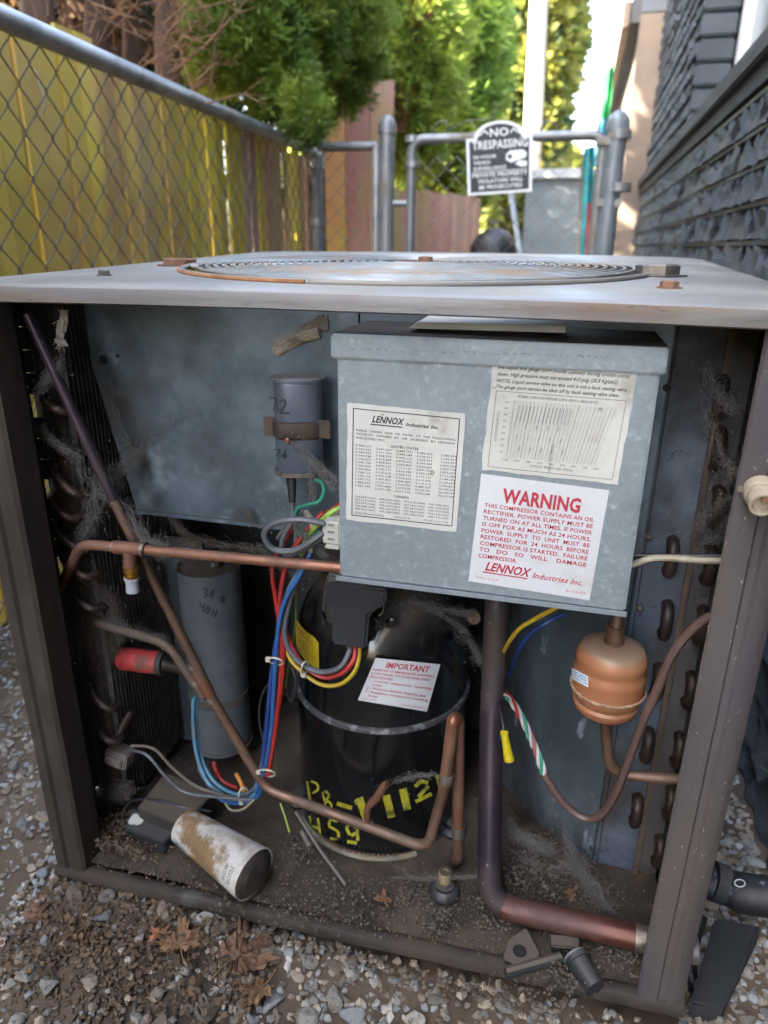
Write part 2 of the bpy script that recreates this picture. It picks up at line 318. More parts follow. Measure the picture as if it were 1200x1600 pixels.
def slab(name, g, Y, m, parent, t=.0004, nu=1, nv=1, jag=0, smooth=False):
    """thin label glued on the plane y=Y"""
    mb = MB(); fr = []; bk = []
    for j in range(nv + 1):
        for i in range(nu + 1):
            u, v = i / nu, j / nv
            if jag and (i in (0, nu) or j in (0, nv)): u += random.uniform(-jag, jag); v += random.uniform(-jag, jag)
            q = g(u, v); bu = 0 if not jag else random.random() * .0002
            fr.append(P(*q, Y - t - bu)); bk.append(P(*q, Y + .0002))
    n = len(fr); f = []
    for j in range(nv):
        for i in range(nu):
            a = j * (nu + 1) + i; f.append((a, a + nu + 1, a + nu + 2, a + 1)); f.append((n + a, n + a + 1, n + a + nu + 2, n + a + nu + 1))
    ring = [i for i in range(nu + 1)] + [(j + 1) * (nu + 1) - 1 for j in range(1, nv + 1)] + [nv * (nu + 1) + i for i in range(nu - 1, -1, -1)] + [j * (nu + 1) for j in range(nv - 1, 0, -1)]
    for k in range(len(ring)): a, b = ring[k], ring[(k + 1) % len(ring)]; f.append((a, b, n + b, n + a))
    return mb.add(fr + bk, f).build(name, m, parent)

# ================================================================== THE SETTING
# ------------------------------------------------------------------ ground
def gz(x, y):
    """height of the ground: a low mound of soil at the left front of the unit"""
    return (.012 * math.sin(x * 9 + 1) * math.cos(y * 8) * .6 + .03 * math.exp(-((x + .48) ** 2 + (y - .50) ** 2) / .012) - .006 + (.016 * math.exp(-((y - .60) / .035) ** 2) if -.66 < x < .24 else 0)) if abs(x) < 2.5 and y < 3 else 0
n = 120; xs = list(np.linspace(-2.4, 1.6, n)); ys = list(np.linspace(-.6, 3.2, n))
xs = [-300, -60, -12] + xs + [12, 60, 300]; ys = [-300, -60, -12] + ys + [12, 60, 400]
gv = [(x, y, gz(x, y) + (random.uniform(-.004, .004) if abs(x) < 3 and abs(y) < 4 else 0)) for y in ys for x in xs]; nx = len(xs)
gf = [(j * nx + i, j * nx + i + 1, (j + 1) * nx + i + 1, (j + 1) * nx + i) for j in range(len(ys) - 1) for i in range(nx - 1)]
ground = struct(mesh_obj('ground', gv, gf, soil, smooth=True))
# stones
def stone_mesh(seed, sub=1):
    rnd = random.Random(seed); bm = bmesh.new(); bmesh.ops.create_icosphere(bm, subdivisions=sub, radius=.5)
    s = (1, rnd.uniform(.65, .95), rnd.uniform(.42, .7))
    planes = [(Vector((rnd.gauss(0, 1), rnd.gauss(0, 1), rnd.gauss(0, 1))).normalized(), rnd.uniform(.20, .38)) for _ in range(9)]
    for v in bm.verts:
        for nrm, d in planes:
            e = v.co.dot(nrm) - d
            if e > 0: v.co -= nrm * e
        v.co = Vector((v.co.x * s[0], v.co.y * s[1], v.co.z * s[2])) * rnd.uniform(.95, 1.05)
    me = bpy.data.meshes.new('gravel_stone'); bm.to_mesh(me); bm.free(); return me
SM = []
for k in range(14):
    me = stone_mesh(k, 2 if k < 9 else 1); me.materials.append([stone_m, stone_w, stone_b, stone_m, stone_b][k % 5]); me.shade_smooth(); me.set_sharp_from_angle(angle=R(13)); SM.append(me)
def in_unit(x, y, m=0.0): return -.63 - m < x < .205 + m and y > .605 - m
def soil_patch(x, y):    # bare soil heap at the left front corner
    return math.exp(-((x + .50) ** 2 / .035 + (y - .52) ** 2 / .012))
placed = 0; tries = 0; big = []
grid = {}
def far_enough(x, y, r_):
    k = (int(x / .04), int(y / .04))
    for a in (-1, 0, 1):
        for b in (-1, 0, 1):
            for (X_, Y_, R_) in grid.get((k[0] + a, k[1] + b), ()):
                if (X_ - x) ** 2 + (Y_ - y) ** 2 < ((R_ + r_) * .78) ** 2: return False
    grid.setdefault(k, []).append((x, y, r_)); return True
while placed < 298 and tries < 20000:
    tries += 1
    zone = random.random()
    if zone < .62: x, y = random.uniform(-.62, .20), random.uniform(.42, .60)
    elif zone < .82: x, y = random.uniform(-1.0, -.64), random.uniform(.5, 1.25)
    else: x, y = random.uniform(.21, .335), random.uniform(.5, .95)
    if in_unit(x, y, .012) or random.random() < soil_patch(x, y) * 1.1: continue
    s = random.choice([random.uniform(.018, .028), random.uniform(.024, .042)])
    if x < -.63: s *= .8
    if not far_enough(x, y, s * .5): continue
    me = SM[random.randrange(9)]
    if x < -.3 and random.random() < .6: me = SM[random.choice([1, 6, 1, 3])]
    o = bpy.data.objects.new('gravel_stone', me); COL.objects.link(o); o.parent = ground
    o.location = (x, y, gz(x, y) + s * .13); o.scale = (s,) * 3; o.rotation_euler = (random.uniform(-.5, .5), random.uniform(-.5, .5), random.uniform(0, 6.3)); placed += 1
def scatter_stones(name, cnt, xr, yr, sr, mats, zoff=.12):
    for mi, m in enumerate(mats):
        V = []; Fc = []; b = 0
        for _ in range(cnt // len(mats)):
            x, y = random.uniform(*xr), random.uniform(*yr)
            if in_unit(x, y, -.01): continue
            if random.random() < soil_patch(x, y): continue
            s = random.uniform(*sr); me = SM[random.choice((9, 10, 11, 12, 13))]
            E_ = Matrix.LocRotScale(Vector((x, y, gz(x, y) + s * zoff)), __import__('mathutils').Euler((random.uniform(-.6, .6), random.uniform(-.6, .6), random.uniform(0, 6.3))), Vector((s,) * 3))
            vv = SVERT[me.name]; V.append(vv @ np.array(E_.to_3x3()).T + np.array(E_.translation)); Fc.append(SFACE[me.name] + b); b += len(vv)
        o = np_obj(name, np.vstack(V), np.vstack(Fc), m, ground, kind='stuff'); o.data.shade_flat()
SVERT = {m.name: np.array([v.co[:] for v in m.vertices]) for m in SM}; SFACE = {m.name: np.array([p.vertices[:] for p in m.polygons]) for m in SM}
scatter_stones('fine_gravel', 3600, (-.66, .30), (.38, .615), (.007, .018), [stone_m, stone_w, stone_m, stone_b, stone_w])
scatter_stones('fine_gravel', 6500, (-1.25, -.60), (.45, 1.7), (.007, .017), [stone_m, stone_w, stone_m, stone_b, stone_m])
scatter_stones('fine_gravel', 2600, (.20, .345), (.45, 1.5), (.008, .020), [stone_m, stone_w, stone_b, stone_m])
scatter_stones('coarse_gravel', 5200, (-1.3, .34), (1.2, 4.2), (.014, .032), [stone_m, stone_w, stone_m])
scatter_stones('side_gravel', 2600, (-1.3, .34), (-.3, .45), (.012, .028), [stone_m, stone_b])
# crumbs of soil
bmv = []; 
V = []; Fc = []; b = 0
for _ in range(1500):
    a = random.gauss(0, 1); x, y = -.50 + random.gauss(0, .09), .52 + random.gauss(0, .05)
    if in_unit(x, y, -.01): continue
    s = random.uniform(.003, .013); me = SM[9 + random.randrange(5)]; vv = SVERT[me.name]
    rot = np.array(Matrix.Rotation(random.uniform(0, 6), 3, 'Z') @ Matrix.Rotation(random.uniform(0, 6), 3, 'X'))
    V.append(vv @ rot.T * s + np.array([x, y, gz(x, y) + s * .2])); Fc.append(SFACE[me.name] + b); b += len(vv)
crumb = mat('soil crumbs', (.085, .055, .032), (.14, .10, .062), vs=20, rough=.95, bump=1, bs=120)
np_obj('soil_crumbs', np.vstack(V), np.vstack(Fc), crumb, ground, kind='stuff')

# ------------------------------------------------------------------ left: board fence + chain link fence
# the line of the fence on the ground
fa, fb = Vector((-1.03, .60)), Vector((-1.20, 3.35)); fdir = (fb - fa).normalized(); fn_ = Vector((-fdir.y, fdir.x))   # fn_ points left
def fpt(s, side, z): q = fa + fdir * s + fn_ * side; return Vector((q.x, q.y, z))
FZ = ZC + .38
bf = thing('board_fence', 'mossy yellow-green fence of upright boards behind the chain link on the left', 'fence')
s = -5.5; k = 0
while s < 3.05:
    wd = random.uniform(.070, .080); gap = random.choice([.006, .007, .008, .011]); lean = random.uniform(-.006, .006); top = FZ + .10 + random.uniform(-.03, .03) - .02 * s; dp = random.uniform(-.006, .006)
    mb = MB(); nn = 5
    # board with a slight bow: five sections
    for i in range(nn):
        t0, t1 = i / nn, (i + 1) / nn; z0, z1 = .0 + top * t0, top * t1
        a = [fpt(s + lean * t0, .16 + dp, z0), fpt(s + wd + lean * t0, .16 + dp, z0), fpt(s + wd + lean * t0, .172 + dp, z0), fpt(s + lean * t0, .172 + dp, z0)]
        c = [fpt(s + lean * t1, .16 + dp, z1), fpt(s + wd + lean * t1, .16 + dp, z1), fpt(s + wd + lean * t1, .172 + dp, z1), fpt(s + lean * t1, .172 + dp, z1)]
        if i == 0: b0 = len(mb.v); mb.v += [tuple(p) for p in a]; mb.f.append((b0 + 3, b0 + 2, b0 + 1, b0))
        b0 = len(mb.v) - 4; mb.v += [tuple(p) for p in c]
        mb.f += [(b0 + q, b0 + (q + 1) % 4, b0 + 4 + (q + 1) % 4, b0 + 4 + q) for q in range(4)]
    b0 = len(mb.v) - 4; mb.f.append((b0, b0 + 1, b0 + 2, b0 + 3))
    far = s > 1.15
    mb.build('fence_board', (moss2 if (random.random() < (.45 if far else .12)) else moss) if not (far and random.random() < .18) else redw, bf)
    s += wd + gap; k += 1
for z in (.25, 1.0):
    MB().hexa([fpt(-5.5, .180, z), fpt(3.05, .180, z), fpt(3.05, .180, z + .085), fpt(-5.5, .180, z + .085)], [fpt(-5.5, .218, z), fpt(3.05, .218, z), fpt(3.05, .218, z + .085), fpt(-5.5, .218, z + .085)]).build('back_rail', bark, bf)
cl = thing('chain_link_fence', 'chain link fence with round grey top rail along the left boards', 'fence')
MB().tube([PZ(-900, -480, FZ) if False else fpt(-1.5, -.01, FZ + .0), fpt(2.76, -.01, FZ)], .0215, 16).build('top_rail', zinc, cl, smooth=True)
cp = P(490, 240, 3.33)
post = MB().tube([(cp.x, 3.35, 0), (cp.x, 3.35, FZ + .04)], .032, 14); post.lathe([(.036, 0), (.036, .02), (.024, .04), (.004, .05)], (cp.x, 3.35, FZ + .04), n=14)
post.build('corner_post', zinc_d, cl, smooth=True)
post = MB().lathe([(.040, 0), (.040, .05)], (cp.x, 3.35, FZ - .06), n=14).build('post_band', zinc, cl, smooth=True); post = MB().lathe([(.038, 0), (.038, .03)], (cp.x, 3.35, FZ - .30), n=14); post.build('post_band', zinc, cl, smooth=True)
def chain_link(origin, ux, L_, H_, pitch=.062, r=.0017, off=Vector((0, 0, 0)), z0=.03):
    """woven wires: two families of diagonals, each wire three sided"""
    mb = MB(); nrm = ux.cross(Vector((0, 0, 1))).normalized(); hp = pitch / 2
    nrow = int(H_ / hp); ncol = int(L_ / pitch)
    V = []; Fc = []; b = 0
    for c in range(ncol + 1):
        pts = []
        for rr_ in range(nrow + 1):
            x = c * pitch + (hp if rr_ % 2 else 0); sgn = (1 if rr_ % 2 else -1)
            pts.append(origin + ux * x + Vector((0, 0, z0 + rr_ * hp)) + nrm * (.0022 * sgn))
        # each picket zigzags right then back left
        pp = []
        for i, p in enumerate(pts): pp.append(p)
        mb.tube(pp, r, 4, cap=False)
        pts2 = []
        for rr_ in range(nrow + 1):
            x = c * pitch + (-hp if rr_ % 2 else 0); sgn = (-1 if rr_ % 2 else 1)
            pts2.append(origin + ux * x + Vector((0, 0, z0 + rr_ * hp)) + nrm * (.0022 * sgn + .0005))
        mb.tube(pts2, r, 4, cap=False)
    return mb
o3 = fpt(-1.45, -.0, 0); ux = Vector((fdir.x, fdir.y, 0))
m_ = chain_link(o3, ux, 4.15, FZ - .03, .084, .0019); m_.build('chain_link_mesh', wirem, cl, smooth=True, kind='stuff')
# vine twig caught in the mesh
tw = MB().tube(spline([P(48, 98, 1.62), P(58, 120, 1.60), P(66, 145, 1.60), P(70, 165, 1.60), P(66, 178, 1.60)], 4), .0028, 6); tag(tw.build('dry_stem', mat('pale stem', (.34, .28, .17), rough=.8), smooth=True), 'dry pale stem caught in the chain link at upper left', 'twig')

# ------------------------------------------------------------------ back board fences
rf = thing('back_fence', 'tall weathered red board fence closing the alley behind the gate posts', 'fence')
Y = 4.6; x = P(470, 200, Y).x
while x < P(600, 200, Y).x:
    wd = random.uniform(.13, .15); MB().box(x, x + wd, Y, Y + .02, 0, P(540, 128, Y).z + random.uniform(-.02, .02)).build('fence_board', redw if random.random() < .8 else moss2, rf); x += wd + .006
MB().box(P(470, 200, Y).x, P(600, 200, Y).x, Y + .021, Y + .06, .4, .49).build('back_rail', bark, rf)
rl = thing('low_fence', 'low faded pink board fence seen through the chain link gate', 'fence')
xa, ya = P(600, 300, 5.0).x, 5.0; xb, yb = P(752, 300, 6.1).x, 6.1; nb = 22
for i in range(nb):
    t = i / nb; t1 = (i + .96) / nb; x0, y0, x1, y1 = xa + (xb - xa) * t, ya + (yb - ya) * t, xa + (xb - xa) * t1, ya + (yb - ya) * t1; zt = ZC + .36 + random.uniform(-.01, .01)
    MB().hexa([(x0, y0, 0), (x1, y1, 0), (x1, y1, zt), (x0, y0, zt)], [(x0 - .015, y0 + .02, 0), (x1 - .015, y1 + .02, 0), (x1 - .015, y1 + .02, zt), (x0 - .015, y0 + .02, zt)]).build('fence_board', redw, rl)
# ------------------------------------------------------------------ gate and its posts
GY = 3.0
def gp(px, py): return P(px, py, GY)
def pole(name, px0, py0, r, parent, m=zinc_d, capr=True, px1=None):
    t = gp(px0, py0); mb = MB().tube([(t.x, GY, 0), (t.x, GY, t.z)], r, 14)
    if capr: mb.lathe([(r * 1.15, -.03), (r * 1.15, .0), (r * .9, .02), (r * .3, .035)], (t.x, GY, t.z), n=14)
    return mb.build(name, m, parent, smooth=True)
sf = thing('fence_panel', 'short chain link panel between the corner post and the gate post', 'fence')
a, b = gp(498, 230), gp(588, 228)
MB().tube([a, b], .018, 12).build('top_rail', zinc_d, sf, smooth=True)
MB().tube([(b.x, GY, 0), (b.x, GY, b.z + .01)], .018, 12).build('end_post', zinc, sf, smooth=True)
chain_link(Vector((a.x, GY, 0)), Vector((1, 0, 0)), b.x - a.x - .03, a.z - .03, .078, .0021).build('chain_link_mesh', wirem, sf, smooth=True, kind='stuff')
p1 = tag(pole('gate_post', 605, 196, .031, None), 'thick round gate post with rounded cap left of the gate', 'post')
p2 = thing('hinge_post', 'thick blue-grey gate post against the brown building corner', 'post')
pole('post', 966, 190, .036, p2, mat('blue grey pipe', (.16, .19, .215), (.22, .25, .275), vs=10, rough=.45, metal=.3, bump=.2))
t = gp(966, 300); MB().lathe([(.045, 0), (.045, .03)], (t.x, GY, t.z), n=14).build('hinge', zinc_d, p2, smooth=True)
t = gp(966, 218); MB().lathe([(.043, 0), (.043, .03)], (t.x, GY, t.z), n=14).build('hinge', zinc_d, p2, smooth=True)
gt = thing('chain_link_gate', 'chain link walk gate with grey pipe frame carrying the sign', 'gate')
tl, tr = gp(644, 218), gp(944, 212)
fr = MB().tube(rounded([(tl.x, GY, .06), (tl.x, GY, tl.z), (tr.x, GY, tl.z), (tr.x, GY, .06)], .05, 5), .0185, 12)
fr.tube([(tl.x, GY, .06), (tr.x, GY, .06)], .0185, 12); fr.build('gate_frame', zinc_d, gt, smooth=True)
z = gp(620, 318).z; MB().tube([(p1.location.x + gp(600, 196).x, GY, z), (tl.x, GY, z)], .012, 8).build('latch_bar', zinc_d, gt, smooth=True)
for py in (222, 262): t = gp(644, py); MB().lathe([(.026, 0), (.026, .022)], (t.x, GY, t.z), n=12).build('frame_band', zinc, gt, smooth=True)
for py in (222, 318): t = gp(944, py); MB().box(t.x - .03, t.x + .06, GY - .03, GY + .0, t.z - .015, t.z + .015).build('hinge_strap', zinc_d, gt, bevel=.004)
chain_link(Vector((tl.x + .02, GY + .01, .04)), Vector((1, 0, 0)), tr.x - tl.x - .06, tl.z - .10, .078, .0021).build('chain_link_mesh', wirem, gt, smooth=True, kind='stuff')
mb = MB()
for px in (690, 858): c = gp(px, 198); mb.tube([c + Vector((math.cos(q / 8 * 5.2 - .9) * .03, 0, math.sin(q / 8 * 5.2 - .9) * .03 - .01)) for q in range(9)], .003, 6)
mb.tube(spline([gp(700, 205), gp(728, 190), gp(765, 186), gp(775, 170), gp(772, 160)], 4), .0022, 6)
mb.build('tie_wire', wirem, gt, smooth=True)
# the sign
sg = thing('no_trespassing_sign', 'black and white arched warning sign with camera picture hung on the gate', 'sign')
SG = GY - .045
g = bil((728, 212), (832, 204), (731, 306), (831, 299))
def arch(inset=0.0, n=18):
    pts = [(inset, 1 - inset), (inset, .06 + inset)]
    pts += [(.5 - math.cos(i / n * math.pi) * (.38 - inset), .055 + inset - math.sin(i / n * math.pi) * (.26)) for i in range(n + 1)]
    pts += [(1 - inset, .06 + inset), (1 - inset, 1 - inset)]; return pts
def plate(name, pts, Y0, th, m, parent):
    fr = [P(*g(u, v), Y0) for u, v in pts]; k = len(fr); bk = [Vector((p.x, p.y + th, p.z)) for p in fr]
    return mesh_obj(name, fr + bk, [tuple(range(k)), tuple(range(2 * k - 1, k - 1, -1))] + [(i, k + i, k + (i + 1) % k, (i + 1) % k) for i in range(k)], m, parent)
sgw = mat('sign white', (.78, .80, .80), rough=.4); sgk = mat('sign black', (.022, .024, .028), rough=.5)
plate('sign_panel', arch(0), SG, .003, sgw, sg); plate('black_field', arch(.045), SG - .0008, .0006, sgk, sg)
mb = MB(); fnS = lambda u, v, off=0.: P(*g(u, v), SG - .0014 - off)
put_text(mb, 'NO', fnS, .36, .64, .045, .13, bold=.02); put_text(mb, 'TRESPASSING', fnS, .09, .93, .245, .135, bold=.02)
for i, (tx, u1) in enumerate((('24 HOUR', .45), ('VIDEO', .36), ('SURVEILLANCE', .60))): put_text(mb, tx, fnS, .10, u1, .40 + i * .095, .055, bold=.02)
for i, (tx, u0, u1) in enumerate((('PRIVATE PROPERTY', .08, .93), ('VIOLATORS WILL', .16, .86), ('BE PROSECUTED', .18, .85))): put_text(mb, tx, fnS, u0, u1, .71 + i * .10, .065, bold=.02)
strokes(mb, [[(.08, .622), (.92, .622)]], fnS, .012); mb.build('sign_lettering', sgw, sg)
mb = MB()
mb.add([fnS(u, v, .0002) for u, v in ((.60, .36), (.66, .30), (.86, .30), (.92, .36), (.90, .43), (.68, .50), (.60, .45))], [(0, 1, 2, 3, 4, 5, 6)])
mb.add([fnS(u, v, .0002) for u, v in ((.74, .53), (.80, .47), (.92, .49), (.92, .57), (.84, .58))], [(0, 1, 2, 3, 4)])
mb.build('camera_picture', sgw, sg)
mb = MB(); mb.add([fnS(.66 + .035 * math.cos(q), .40 + .04 * math.sin(q), .0006) for q in np.linspace(0, 6.28, 13)[:-1]], [tuple(range(12))]); mb.build('camera_lens', sgk, sg)
mb = MB(); 
for s_ in (-1, 1): strokes(mb, [[(.5 + s_ * .17, -.0), (.5 + s_ * .22, -.06), (.5 + s_ * .27, -.01), (.5 + s_ * .33, .03)]], fnS, .022)
mb.build('scroll_ornament', sgw, sg)

# ------------------------------------------------------------------ behind the gate
sh = thing('grey_shed', 'plain blue-grey panel shed with pale capped top at alley end', 'shed')
Y = 7.0; x0, x1 = P(822, 300, Y).x, P(926, 300, Y).x; zt = P(870, 268, Y).z
MB().box(x0, x1, Y, Y + 1.6, 0, zt - .06).build('wall', mat('blue grey board', (.13, .17, .20), (.18, .22, .25), vs=3, rough=.7, bump=.3), sh)
MB().box(x0 - .03, x1 + .0, Y - .05, Y + 1.65, zt - .058, zt + .02).build('roof_cap', mat('pale cap', (.34, .38, .42), rough=.5), sh, bevel=.006)
gr = thing('kettle_grill', 'round black kettle barbecue lid behind the gate', 'grill')
Y = 5.4; c = P(771, 397, Y); rr_ = P(810, 390, Y).x - c.x
MB().lathe([(rr_ * math.cos(t), rr_ * 1.0 * math.sin(t)) for t in np.linspace(0, 1.5, 9)] + [(.0, rr_)], (c.x, Y, c.z + .0), n=24).build('lid', mat('matt black lid', (.012, .014, .02), rough=.5), gr, smooth=True)
MB().lathe([(rr_ * math.sin(t), -rr_ * .8 * math.cos(t)) for t in np.linspace(.1, 1.55, 8)], (c.x, Y, c.z - .012), n=24).build('bowl', black, gr, smooth=True)
MB().tube(rounded([(c.x - .05, Y, c.z + rr_), (c.x - .05, Y, c.z + rr_ + .04), (c.x + .05, Y, c.z + rr_ + .04), (c.x + .05, Y, c.z + rr_)], .015), .008, 8).build('handle', blackp, gr, smooth=True)
MB().lathe([(rr_ + .004, -.006), (rr_ + .004, .012)], (c.x, Y, c.z - .004), n=24).build('rim_band', mat('pale rim', (.4, .42, .45), rough=.4, metal=.5), gr, smooth=True)
for q in range(3):
    a_ = q * 2.1; MB().tube([(c.x + rr_ * .6 * math.cos(a_), Y + rr_ * .6 * math.sin(a_), c.z - rr_ * .6), (c.x + rr_ * 1.1 * math.cos(a_), Y + rr_ * 1.1 * math.sin(a_), 0)], .012, 8).build('leg', zinc, gr)
tag(MB().tube([P(798, 300, 4.8), P(813, 398, 4.8), P(825, 480, 4.8)], .017, 10).build('leaning_pole', mat('pale blue pole', (.42, .50, .56), rough=.4), smooth=True), 'pale blue pole leaning behind the sign beside the barbecue', 'pole')

# utility pole
c0, c1 = P(848, -120, 12), P(826, 330, 12)
up = MB().tube([Vector((c1.x + (c1.x - c0.x) * .3, 12, 0)), c1, c0, c0 + (c0 - c1) * .5], [.15, .14, .12, .11], 16)
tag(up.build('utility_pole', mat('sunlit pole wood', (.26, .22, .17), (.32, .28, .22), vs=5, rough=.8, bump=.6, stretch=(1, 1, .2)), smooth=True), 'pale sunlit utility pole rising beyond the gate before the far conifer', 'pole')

# ------------------------------------------------------------------ right: the charcoal house
WX = .355; hs = thing('charcoal_house', 'house wall in rough charcoal shingles beside the unit on the right', 'house')
LZ = ZC + .415
MB().box(WX + .03, WX + .10, -9, 5.74, 0, LZ - .02).build('lower_wall', house_p, hs)
MB().box(WX - .02, WX + .40, -9, 5.74, LZ - .02, LZ + .035).build('sill_cap', cap_trim, hs, bevel=.006)
MB().box(WX + .001, WX + .028, -9, 5.74, LZ - .065, LZ - .021).build('sill_board', cap_trim, hs)
def shake_mesh(seed):
    rnd = random.Random(seed); bm = bmesh.new(); nu, nv = 15, 3; g_ = []
    for j in range(nv + 1):
        row = []
        for i in range(nu + 1):
            u, v = i / nu, j / nv
            d = -(.030 - .018 * v) + rnd.uniform(-.014, .012) * (1 if 0 < j < nv else .5)        # butt end (v=0) proud
            row.append(bm.verts.new((d, u + (rnd.uniform(-.01, .01) if 0 < i < nu else 0), v + (rnd.uniform(-.03, .03) if j in (0,) else rnd.uniform(-.12, .12) if j < nv else 0))))
        g_.append(row)
    for j in range(nv):
        for i in range(nu): bm.faces.new((g_[j][i], g_[j + 1][i], g_[j + 1][i + 1], g_[j][i + 1]))
    back = [bm.verts.new((.0, i / nu, 0)) for i in range(nu + 1)]
    for i in range(nu): bm.faces.new((g_[0][i], g_[0][i + 1], back[i + 1], back[i]))
    for e, ii in ((0, 0), (nu, nu)):
        t_ = bm.verts.new((.0, e / nu, 1)); col = [g_[j][ii] for j in range(nv + 1)]
        bm.faces.new([back[ii]] + col + [t_] if e else ([t_] + col[::-1] + [back[ii]]))
    bm.normal_update(); me = bpy.data.meshes.new('shingle'); bm.to_mesh(me); bm.free(); me.materials.append(house_p); return me
SH = [shake_mesh(s_) for s_ in range(8)]
def shingle(x, y, z, l, h, name='shingle', meshes=SH):
    o = bpy.data.objects.new(name, random.choice(meshes)); COL.objects.link(o); o.parent = hs; o.location = (x, y, z); o.scale = (random.uniform(.8, 1.1), l, h)
CH = .080; zc = LZ - .075 - CH; row = 0
while zc > -.05:
    y = .45 + random.random() * .1
    while y < 5.6:
        l = random.uniform(.25, .60) * (1 if y < 3 else 1.3)
        y1 = min(5.73, y + l)
        if not (zc < .25 and y > 1.6): shingle(WX + .028, y, zc, y1 - y - .004, CH * 1.02)
        y = y1
    # narrow bead strip between the courses
    MB().box(WX + .006, WX + .027, -9, 5.73, zc + CH - .012, zc + CH - .002).build('course_strip', house_p, hs)
    zc -= CH; row += 1
# upper storey: projecting bay farther on, recess with the window nearer
BY = 3.6; top = 3.0
MB().box(WX + .045, 2.2, BY + .02, 5.73, LZ + .035, top).build('bay_wall', house_p, hs)
z = LZ + .04; k = 0
while z < LZ + 1.35:
    y = BY
    while y < 5.6: l = random.uniform(.25, .45); y1 = min(5.73, y + l); shingle(WX + .045, y, z, y1 - y - .004, .070); y = y1
    z += .071
z = LZ + .036; x0, x1 = WX + .022, WX + .160
while z < top - .1:                                     # blocks on the return of the bay
    hh = .088
    MB().box(x0 + random.uniform(0, .004), x1, BY - .022 + random.uniform(-.004, .004), BY + .018, z, z + hh - .008).build('corner_block', house_b, hs, bevel=.008); z += hh
RX = WX + .168
MB().box(RX + .06, RX + .12, -9, BY - .002, LZ + .035, top).build('recess_wall', house_p, hs)
wn = MB().box(RX + .0, RX + .055, BY - .115, BY - .024, LZ + .036, top - .3).build('window_casing', mat('white trim', (.62, .68, .74), rough=.45), hs, bevel=.004)
MB().box(RX + .035, RX + .055, BY - .68, BY - .117, LZ + .12, top - .35).build('window_pane', mat('dull pane', (.10, .12, .14), (.16, .18, .2), vs=2, rough=.25, coat=.5), hs)
MB().box(RX + .0, RX + .05, BY - .80, BY - .682, LZ + .036, top - .3).build('window_casing', MAT['white trim'], hs, bevel=.004)
MB().box(RX - .02, RX + .058, BY - .80, BY - .117, LZ + .037, LZ + .115).build('window_sill', cap_trim, hs, bevel=.004)
MB().box(WX - .10, 2.4, -9, 5.76, top, top + .12).build('roof_eave', house_b, hs)
# the brown building beyond
bb = thing('brown_building', 'brown building with broad corner board beyond the charcoal house', 'building')
BX = P(960, 376, 5.82).x; EX, EZ = P(976, 0, 5.82).x, P(976, 0, 5.82).z
brn = mat('brown corner board', (.17, .135, .11), (.22, .175, .14), vs=4, rough=.7, bump=.2); brw = mat('brown wall', (.12, .10, .08), (.17, .14, .11), vs=4, rough=.8, bump=.4)
MB().box(BX, WX + .12, 5.76, 5.81, 0, P(995, 26, 5.82).z).build('corner_board', brn, bb)
MB().box(BX, WX + .12, 5.76, 5.81, P(995, 25, 5.82).z + .004, 3.9).build('upper_board', mat('slate board', (.11, .13, .16), rough=.6), bb)
MB().box(BX + .012, 2.5, 5.815, 17, 0, EZ - .135).build('wall', brw, bb)
MB().box(EX, EX + .05, 5.82, 17, EZ - .16, EZ).build('eave_board', brn, bb, bevel=.01)
MB().box(EX + .052, 2.6, 5.82, 17.1, EZ - .13, EZ + .02).build('roof', mat('dark roof', (.07, .075, .085), rough=.8, bump=.8), bb)
# colourful beach boards against the brown wall
cols = {'teal': (.03, .30, .32), 'blue': (.02, .10, .48), 'green': (.04, .34, .12), 'pink': (.50, .12, .16), 'sky': (.08, .30, .42), 'sand': (.33, .22, .14)}
def drape(cn, q, Y, lab, cat='banner'):
    m = mat(cn + ' cloth', cols[cn], tuple(c * .7 for c in cols[cn]), vs=6, rough=.6, bump=.3); mb = MB(); nU, nV = 6, 10; v = []
    g_ = bil(*q)
    for j in range(nV + 1):
        for i in range(nU + 1): u, vv = i / nU, j / nV; v.append(P(*g_(u, vv), Y + .02 * math.sin(u * 9 + vv * 2)))
    k = len(v); v2 = [p + Vector((0, .006, 0)) for p in v]; w_ = nU + 1; f = []
    for j in range(nV):
        for i in range(nU): a = j * w_ + i; f += [(a, a + w_, a + w_ + 1, a + 1), (k + a, k + a + 1, k + a + w_ + 1, k + a + w_)]
    for j in range(nV): a = j * w_; f += [(a, k + a, k + a + w_, a + w_), (a + nU, a + nU + w_, k + a + nU + w_, k + a + nU)]
    o = mb.add(v + v2, f).build(cn + '_cloth', m, None, smooth=True); tag(o, lab, cat, 'coloured cloths hung beyond the gate')
drape('teal', ((912, 232), (930, 228), (902, 480), (922, 480)), 5.0, 'teal cloth hanging left of the hinge post')
drape('green', ((944, 118), (960, 96), (934, 222), (950, 216)), 5.7, 'green cloth hanging highest, under the brown eave')
drape('sky', ((934, 190), (954, 182), (926, 262), (946, 258)), 5.6, 'turquoise cloth below the green one under the eave')
drape('blue', ((932, 240), (958, 232), (922, 480), (950, 480)), 4.9, 'bright blue cloth between the gate frame and hinge post')
drape('pink', ((917, 318), (924, 316), (911, 490), (922, 490)), 4.85, 'narrow pink cloth low behind the gate frame')
drape('sand', ((908, 252), (916, 248), (898, 480), (909, 480)), 5.1, 'sand coloured cloth leftmost behind the gate', 'banner')

